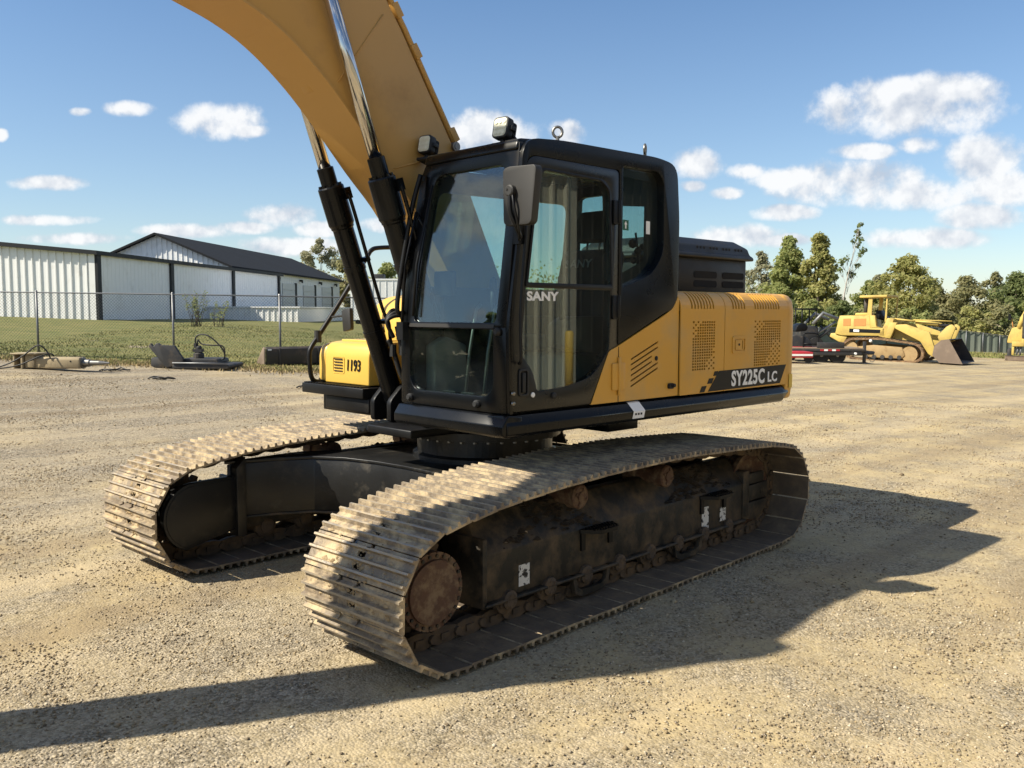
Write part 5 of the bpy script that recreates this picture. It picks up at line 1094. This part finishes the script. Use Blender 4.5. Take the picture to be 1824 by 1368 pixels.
# ---- loader bucket lying on its back
bk_ = root_at('loader_bucket', 470, 24, 'black steel loader bucket lying at the foot of the fence', 'bucket', R(33))
sh_ = MB(); pr_ = [(.0, .02), (-.02, .44), (.06, .50), (.10, .49), (.03, .43), (.05, .07), (.66, .04), (.68, 0)]
sh_.prism(pr_, .06, 2.0, 'x'); sh_.build('shell', M['bucketrust'], bk_, .01)
for x, m_ in ((.0, 'brown'), (2.0, 'bucketrust')): MB().prism([(.0, .0), (-.02, .45), (.07, .50), (.68, .05), (.66, .0)], x, x+.04, 'x').build('end_plate', M[m_], bk_, .006)
for x in (.40, 1.5): MB().box(x, x+.05, -.045, -.02, .02, .46).build('stiffener', M['bucketrust'], bk_, .005)
MB().box(.10, .20, -.026, -.022, .40, .44).build('white_sticker', M['white'], bk_)
# ---- hydraulic breaker with hoses
br = root_at('hydraulic_breaker', 90, 20.5, 'weathered tan hydraulic breaker lying on gravel at the left edge', 'attachment', R(-4))
b_ = MB(); b_.prism(rpoly([(-.17, .02), (-.17, .24), (-.12, .28), (.10, .28), (.15, .24), (.15, .02)], .03, 2), -.30, .76, 'x'); b_.build('housing', M['tan'], br, .015)
MB().lathe([(.135, .76), (.135, .78), (.09, .785), (.085, .92), (.06, .93), (.055, 1.15), (.02, 1.38)], (0, 0, .145), 'x', 14).build('chisel', M['steel'], br)
mk = MB(); mk.box(-.82, -.20, -.26, .24, .34, .375); mk.box(-.76, -.72, -.24, .22, 0, .34); mk.box(-.58, -.53, -.24, .22, 0, .34); mk.box(-.50, -.28, -.2, .18, .04, .33); mk.build('mounting_bracket', M['tan'], br, .01)
MB().lathe([(.02, 0), (.02, .006)], (.56, -.176, .19), 'y', 10).build('hole', M['darkvoid'], br)
hb = MB(); hb.tube(smooth_path([(-2.2, -.5, .03), (-1.2, -.42, .04), (-.85, -.35, .12), (-.50, -.30, .30), (-.22, -.26, .52), (-.08, -.24, .54), (.04, -.20, .40), (.10, -.18, .24)]), .017, 6); hb.tube(smooth_path([(-2.2, -.7, .02), (-1.1, -.62, .03), (-.52, -.5, .10), (-.05, -.4, .30), (.12, -.22, .36), (.18, -.17, .30)]), .017, 6); hb.build('hose', M['rubber'], br)
for i, (px, dep, ln, lb) in enumerate(((285, 19.6, .42, 'dark broken stick on the gravel in front of the brush cutter'), (205, 20.8, .5, 'dark clod heap right of the breaker tip'), (545, 19.4, .35, 'small dark scrap on gravel left of the excavator deck'))):
    q = root_at('debris', px, dep, lb, 'debris', R(20*i)); rs = random.Random(i)
    db_ = MB()
    for k in range(7): x = rs.uniform(-ln/2, ln/2); db_.tube(smooth_path([(x-.12, rs.uniform(-.1, .1), .015), (x, rs.uniform(-.1, .1), .05*rs.random()+.02), (x+.14, rs.uniform(-.1, .1), .015)], 2), .016, 5)
    db_.build('pieces', M['dgrey'], q)

# ---- crawler loader
cl_ = root_at('crawler_loader', 1580, 43.5, 'faded yellow crawler loader with canopy and lowered black bucket at right', 'crawler loader', R(-38))
def LX(zx): return -3.11 + .00505*zx
def LZ(zy): return 3.82 - .00414*zy
def lpoly(pts): return [(LX(x), LZ(y)) for x, y in pts]
MB().prism(lpoly([(175, 620), (215, 405), (500, 400), (505, 545), (640, 545), (640, 640), (240, 640)]), -.95, .95, 'y').build('body', M['loader'], cl_, .03)
MB().prism(lpoly([(120, 655), (130, 615), (175, 612), (200, 640), (290, 655), (260, 725), (210, 715)]), -.9, .9, 'y').build('rear_hitch', M['loader'], cl_, .03)
for (x0, x1) in ((252, 322), (352, 465)): MB().prism(lpoly([(x0, 525), (x0, 442), (x1, 438), (x1, 522)]), -.962, -.952, 'y').build('side_grille', M['orange'], cl_)
MB().prism(lpoly([(312, 600), (312, 556), (600, 566), (596, 604)]), -.964, -.953, 'y').build('dark_band', M['satin'], cl_)
MB().prism(lpoly([(352, 592), (352, 566), (405, 568), (405, 594)]), -.968, -.9645, 'y').build('white_mark', M['white'], cl_)
MB().prism(lpoly([(330, 400), (340, 372), (450, 370), (460, 400)]), -.5, .5, 'y').build('hood_cap', M['loader'], cl_, .02)
MB().tube([(LX(428), -.35, LZ(400)), (LX(428), -.35, LZ(200))], .11, 12).build('exhaust_stack', M['dgrey'], cl_)
cn = MB(); cn.prism(lpoly([(400, 198), (402, 170), (652, 164), (652, 192)]), -1.0, 1.0, 'y'); cn.build('canopy_roof', M['loader'], cl_, .02)
for (x0, x1, zb) in ((472, 512, 400), (634, 650, 470)):
    for y in (-.92, .84): MB().prism(lpoly([(x0, zb), (x0+10, 196), (x1+4, 196), (x1, zb)]), y, y+.09, 'y').build('canopy_post', M['loader'], cl_)
MB().prism(rpoly(lpoly([(520, 440), (515, 345), (560, 340), (585, 410), (620, 415), (620, 470)]), .06, 3), -.3, .3, 'y').build('operator_seat', M['satin'], cl_, .04)
MB().prism(lpoly([(505, 545), (500, 400), (545, 400), (560, 530), (600, 540)]), -.95, -.75, 'y').build('side_plate', M['loader'], cl_, .01)
MB().prism(lpoly([(585, 640), (660, 430), (720, 440), (660, 665)]), -.95, .95, 'y').build('dash_panel', M['loader'], cl_, .02)
for y in (-1.12, .88): MB().prism(lpoly([(650, 655), (690, 480), (755, 480), (700, 665)]), y, y+.24, 'y').build('arm_tower', M['loader'], cl_, .015)
MB().prism(lpoly([(700, 665), (735, 520), (960, 690), (960, 700)]), -.7, .7, 'y').build('front_frame', M['loader'], cl_)
for y in (-1.12, .96): MB().prism(rpoly(lpoly([(745, 505), (830, 498), (1040, 585), (1100, 800), (1078, 862), (1035, 825), (965, 690), (735, 545)]), .05, 2), y, y+.16, 'y').build('lift_arm', M['loader'], cl_, .012)
MB().tube([(LX(880), -.3, LZ(470)), (LX(1080), -.3, LZ(505))], .09, 10).tube([(LX(880), .3, LZ(470)), (LX(1080), .3, LZ(505))], .09, 10).build('tilt_cylinder', M['loader'], cl_)
MB().tube([(LX(1075), -.3, LZ(505)), (LX(1190), -.3, LZ(520))], .05, 10).tube([(LX(1075), .3, LZ(505)), (LX(1190), .3, LZ(520))], .05, 10).build('tilt_rod', M['dgrey'], cl_)
MB().tube([(LX(870), -.5, LZ(450)), (LX(1200), -.5, LZ(462))], .03, 6).tube([(LX(700), -.5, LZ(440)), (LX(880), -.5, LZ(465))], .05, 6).build('hydraulic_line', M['loader'], cl_)
for y in (-.55, .40): MB().prism(rpoly(lpoly([(1085, 640), (1110, 590), (1160, 520), (1200, 495), (1235, 530), (1190, 690), (1110, 705)]), .05, 2), y, y+.14, 'y').build('bell_crank', M['loader'], cl_, .01)
tkp = rpoly(lpoly([(270, 735), (330, 665), (620, 655), (960, 715), (1015, 790), (1010, 880), (960, 925), (640, 940), (330, 900), (275, 800)]), .25, 5)
for s in (-1, 1):
    y0 = s*1.18 - .24
    tin = [(sum(p[0] for p in tkp)/len(tkp) + (x-sum(p[0] for p in tkp)/len(tkp))*.94, .53 + (z-.53)*.84) for x, z in tkp]
    t_ = MB(); t_.prism(tkp, y0, y0+.48, 'y', holes=[tin])
    to = t_.build('track_belt', M['ltrack'], cl_)
    n = len(tkp); per = [(tkp[i], tkp[(i+1) % n]) for i in range(n)]; acc = 0
    g_ = MB()
    for (a, b2) in per:
        L = math.dist(a, b2); k = 0
        while acc < L:
            t = acc/L; cx, cz = a[0]+(b2[0]-a[0])*t, a[1]+(b2[1]-a[1])*t; ang = math.atan2(b2[1]-a[1], b2[0]-a[0])
            q = MB().box(-.02, .02, y0, y0+.48, -.045, .03).xf(Matrix.Translation((cx, 0, cz)) @ Matrix.Rotation(-ang, 4, 'Y')); g_.add_sm(q); acc += .19
        acc -= L
    g_.build('grouser', M['ltrack'], to)
    yo = y0-.01 if s < 0 else y0+.49
    MB().lathe([(.36, 0), (.36, .3), (.30, .31)], (LX(885), y0+.09, LZ(835)), 'y', 20).build('front_idler', M['tantrack'], cl_)
    MB().lathe([(.36, 0), (.36, .3)], (LX(350), y0+.09, LZ(790)), 'y', 20).build('sprocket', M['tantrack'], cl_)
    f_ = MB(); f_.prism(lpoly([(420, 760), (560, 740), (820, 760), (850, 850), (820, 890), (480, 880)]), y0+.05, y0+.43, 'y'); f_.build('roller_frame', M['tantrack'], cl_, .03)
    for k in range(5): MB().lathe([(.10, 0), (.10, .44)], (LX(500+k*75), y0+.02, .20), 'y', 12).build('track_roller', M['dgrey'], cl_)
bp2 = lpoly([(1055, 830), (1105, 715), (1190, 690), (1215, 690)]); X1 = LX(1190)
op2 = [(LX(1080), .35), (LX(1095), .80), (LX(1150), 1.05), (LX(1215), 1.10), (LX(1222), 1.06), (LX(1160), .98), (LX(1120), .76), (LX(1112), .38), (LX(1150), .10), (LX(1330), .03), (LX(1335), -.02), (LX(1140), .02)]
bo2 = MB(); bo2.prism(op2, -1.27, 1.27, 'y'); bo2o = bo2.build('bucket_shell', M['bucketrust'], cl_, .01)
for y in (-1.30, 1.27): MB().prism([(LX(1080), .35), (LX(1095), .80), (LX(1150), 1.05), (LX(1215), 1.10), (LX(1335), -.02), (LX(1140), .02)], y, y+.035, 'y').build('bucket_side', M['brown'] if y < 0 else M['bucketrust'], cl_)
# ---- flatbed trailer
tr2 = root_at('flatbed_trailer', 1500, 38, 'black flatbed trailer with red and white tape and tongue jack before the loader', 'trailer', R(-6))
def TX_(px): return (px-1500)*.0239
fb2 = MB(); fb2.box(TX_(1408), TX_(1541), 0, 2.2, .50, .60); fb2.box(TX_(1408), TX_(1535), .02, .10, .33, .50); fb2.build('deck_frame', M['dgrey'], tr2, .01)
for k in range(14): MB().box(TX_(1408)+k*.222, TX_(1408)+k*.222+.21, .03, 2.17, .602, .64).build('deck_board', M['wood'], tr2)
MB().box(TX_(1458), TX_(1505), .1, .2, .64, .88).build('stowed_ramp', M['dgrey'], tr2, .01)
for k in range(5): MB().box(TX_(1462)+k*.165, TX_(1462)+k*.165+.155, -.006, -.002, .52, .59).build('reflective_tape', M['red'] if k % 2 == 0 else M['white'], tr2)
for x in (TX_(1466), TX_(1494)):
    w_ = MB(); w_.lathe([(.20, 0), (.34, .02), (.36, .06), (.36, .20), (.34, .24), (.20, .25)], (x, .12, .33), 'y', 22); wo_ = w_.build('wheel', M['tyre'], tr2); MB().lathe([(.03, -.02), (.07, 0), (.19, .005), (.20, .03)], (x, .12, .33), 'y', 16).build('rim', M['galv'], wo_)
MB().tube([(TX_(1535), .2, .50), (TX_(1566), 1.0, .42)], .06, 8).tube([(TX_(1535), 2.0, .50), (TX_(1566), 1.1, .42)], .06, 8).tube([(TX_(1515), .06, .42), (TX_(1560), .5, .40)], .05, 8).build('tongue', M['dgrey'], tr2)
MB().box(TX_(1540), TX_(1545), .30, .42, .02, .92).box(TX_(1537), TX_(1548), .26, .46, .0, .03).build('jack', M['dgrey'], tr2, .01); MB().lathe([(.001, -.07), (.05, -.05), (.07, 0), (.05, .05), (.001, .07)], (TX_(1552), .3, .95), 'z', 12, True).build('jack_cap', M['white'], tr2)
MB().tube(smooth_path([(TX_(1560), .6, .44), (TX_(1563), .6, .10), (TX_(1556), .55, .06), (TX_(1552), .5, .35)]), .012, 5).build('safety_chain', M['steel'], tr2)
MB().lathe([(.05, 0), (.05, .09)], (TX_(1523), -.06, .42), 'y', 10).build('marker', M['white'], tr2)
# ---- black riding machine on a red cart, half hidden by the excavator
cart = root_at('red_cart', 1420, 36.5, 'low red cart beside the rear of the excavator', 'cart')
MB().box(-.9, .66, 0, 1.3, .22, .46).build('bed', M['red'], cart, .02); MB().box(-.9, .64, -.012, -.002, .30, .38).build('reflective_strip', M['white'], cart)
for x in (-.6, .50): MB().lathe([(.08, 0), (.16, .01), (.16, .12), (.08, .13)], (x, .06, .16), 'y', 14).build('wheel', M['tyre'], cart)
MB().tube([(.62, .1, .22), (.66, .1, .02)], .03, 6).build('prop_stand', M['galv'], cart)
rm = root_at('riding_machine', 1430, 39, 'black compact riding machine with rounded hood and guard rails beside trailer', 'machine')
MB().prism(rpoly([(-.8, .35), (-.8, .95), (-.3, 1.15), (.25, 1.0), (.45, .70), (.45, .35)], .12, 4), .1, 1.1, 'y').build('body', M['dgrey'], rm, .04)
MB().prism(rpoly([(-.3, 1.25), (-.2, 1.55), (.05, 1.66), (.28, 1.5), (.22, 1.3)], .1, 4), .2, 1.0, 'y').build('hood', M['satin'], rm, .05)
MB().tube(smooth_path([(.05, .1, .35), (.05, .1, 1.05), (.15, .1, 1.2), (.62, .1, 1.18), (.70, .1, 1.05), (.72, .1, .3)]), .03, 8).tube([(.05, .1, .75), (.72, .1, .72)], .025, 6).build('guard_rail', M['satin'], rm)
MB().tube([(-.7, .1, .6), (.72, .1, .58)], .025, 6).build('side_bar', M['red'], rm)
for x in (-.5, .35): MB().lathe([(.1, 0), (.30, .02), (.30, .2), (.1, .22)], (x, .1, .30), 'y', 16).build('wheel', M['tyre'], rm)
# ---- grey loader arms standing behind the fence line
sk_ = root_at('skid_loader', 1455, 52, 'grey and black skid loader with folded arms behind the trailer', 'skid loader')
def SX(px): return (px-1455)*.0327
MB().box(SX(1424), SX(1456), 0, 1.5, .5, 1.5).build('body', M['dgrey'], sk_, .06)
cg = MB()
for x in (SX(1428), SX(1453)):
    for y in (.1, 1.3): cg.tube([(x, y, 1.4), (x, y, 2.45)], .04, 6)
cg.box(SX(1426), SX(1455), .05, 1.35, 2.42, 2.52); cg.build('cab_cage', M['satin'], sk_)
MB().tube([(SX(1446), .0, 1.6), (SX(1464), .0, 2.25), (SX(1490), -.1, 1.9)], .10, 8).tube([(SX(1446), 1.4, 1.6), (SX(1464), 1.4, 2.2), (SX(1490), 1.4, 1.85)], .10, 8).build('lift_arm', M['galv'], sk_)
MB().tube([(SX(1455), .2, 1.0), (SX(1488), .1, 1.75)], .07, 8).build('lift_cylinder', M['galv'], sk_); MB().tube([(SX(1456), .3, .7), (SX(1480), .1, 1.3)], .09, 8).tube([(SX(1462), .2, 1.5), (SX(1484), .1, .7)], .06, 8).build('attachment_frame', M['dgrey'], sk_)
for x in (SX(1432), SX(1452)): MB().lathe([(.15, 0), (.42, .03), (.42, .28), (.15, .3)], (x, -.2, .42), 'y', 16).build('wheel', M['tyre'], sk_)
# ---- yellow machine cut off by the right edge
em = root_at('yellow_paver', 1810, 49, 'yellow tracked machine cut off by the right edge of the picture', 'machine', R(-29.5))
def EXx(px): return (px-1810)*.0308
MB().prism(rpoly([(EXx(1795), .95), (EXx(1797), 1.35), (EXx(1802), 1.78), (EXx(1815), 1.86), (EXx(1860), 1.86), (EXx(1860), .95)], .08, 3), .3, 2.2, 'y').build('body', M['loader'], em, .04)
MB().tube([(EXx(1813), .4, 1.75), (EXx(1818), .4, 2.3), (EXx(1826), .4, 2.85), (EXx(1840), .4, 3.0)], .14, 8).build('arm', M['loader'], em)
MB().box(EXx(1803), EXx(1822), -.05, .2, .78, 1.04).box(EXx(1803), EXx(1807), -.02, .2, .3, .8).box(EXx(1818), EXx(1822), -.02, .2, .8, 1.2).build('front_bar', M['loader'], em, .02)
MB().box(EXx(1818), EXx(1860), .2, 1.6, 1.2, 2.6).build('cab', M['dgrey'], em, .06)
for x0 in (EXx(1794), EXx(1846)): MB().prism(rpoly([(x0+.06, .03), (x0+.06, .6), (x0+.30, .6), (x0+.30, .03)], .1, 3), .5, 2.8, 'y').build('track', M['dgrey'], em, .05)
MB().box(EXx(1793), EXx(1862), -.35, -.2, .0, .28).box(EXx(1793), EXx(1797), -.35, .3, 0, .28).build('blade', M['brown'], em, .02)
for k in range(3): MB().tube([(EXx(1806+k*5), .1, .3), (EXx(1808+k*5), .15, .8)], .05, 6).build('hydraulic_cylinder', M['galv'], em)
MB().tube([(EXx(1804), .4, 1.7), (EXx(1801), .4, 2.3)], .03, 6).build('handrail', M['orange'], em); MB().box(EXx(1795), EXx(1800), .3, .4, 2.2, 2.55).tube([(EXx(1800), .36, 2.35), (EXx(1815), .36, 2.2)], .02, 6).build('mirror', M['satin'], em)

# ---- what the cab glass mirrors: a metal building beside the yard and trees behind the photographer
wb = empty('cream_metal_building', (0, 14, 0)); tag(wb, 'cream corrugated metal building mirrored in the cab door glass', 'building')
b = MB(); corrug(b, -13.8, 9, -.2, 6.2, 6.2, 0, .55, .09); b.build('front_wall', M['wallpanel'], wb); MB().box(-13.8, 9, .02, 9, -.2, 6.2).build('walls', M['wallpanel'], wb); MB().box(-14.2, 9.4, -.5, 9.4, 6.2, 6.5).build('roof', M['trim'], wb)
bl = MB().lathe([(.11, -.1), (.11, 1.35), (.08, 1.42)], (-11.75, 12.4, 0), 'z', 16, True).build('bollard', M['bright']); tag(bl, 'yellow steel bollard mirrored low in the cab door glass', 'bollard')
for i in range(8):
    k = i-2.5; x, y = 10.4+.76*k*2.3, -10.2+.65*k*2.3
    tree('mirrored_bush', 'dense dark bush seen only mirrored in the lower windshield', (x, y, H(x, y)), 3.1+.4*math.sin(i*2.3), 1.9, 3400, 2, 130+i, trunk=.08, leafs=.26, clumps=30, low=.03, group='bushes mirrored in the windshield')
db2 = empty('added_dark_block', (-30, 19, 0)); tag(db2, 'unseen dark block added to darken the rear half of the cab door glass', 'building')  # invented block out of view, there to darken the door glass reflection
b = MB(); corrug(b, -18, 15.2, -.8, 7.4, 7.4, 0, .6, .05); b.build('front_wall', M['darkwall'], db2); MB().box(-18, 15.2, .03, 10, -.8, 7.4).build('walls', M['darkwall'], db2); MB().box(-18.3, 15.5, -.3, 10.3, 7.4, 7.7).build('roof', M['trim'], db2)
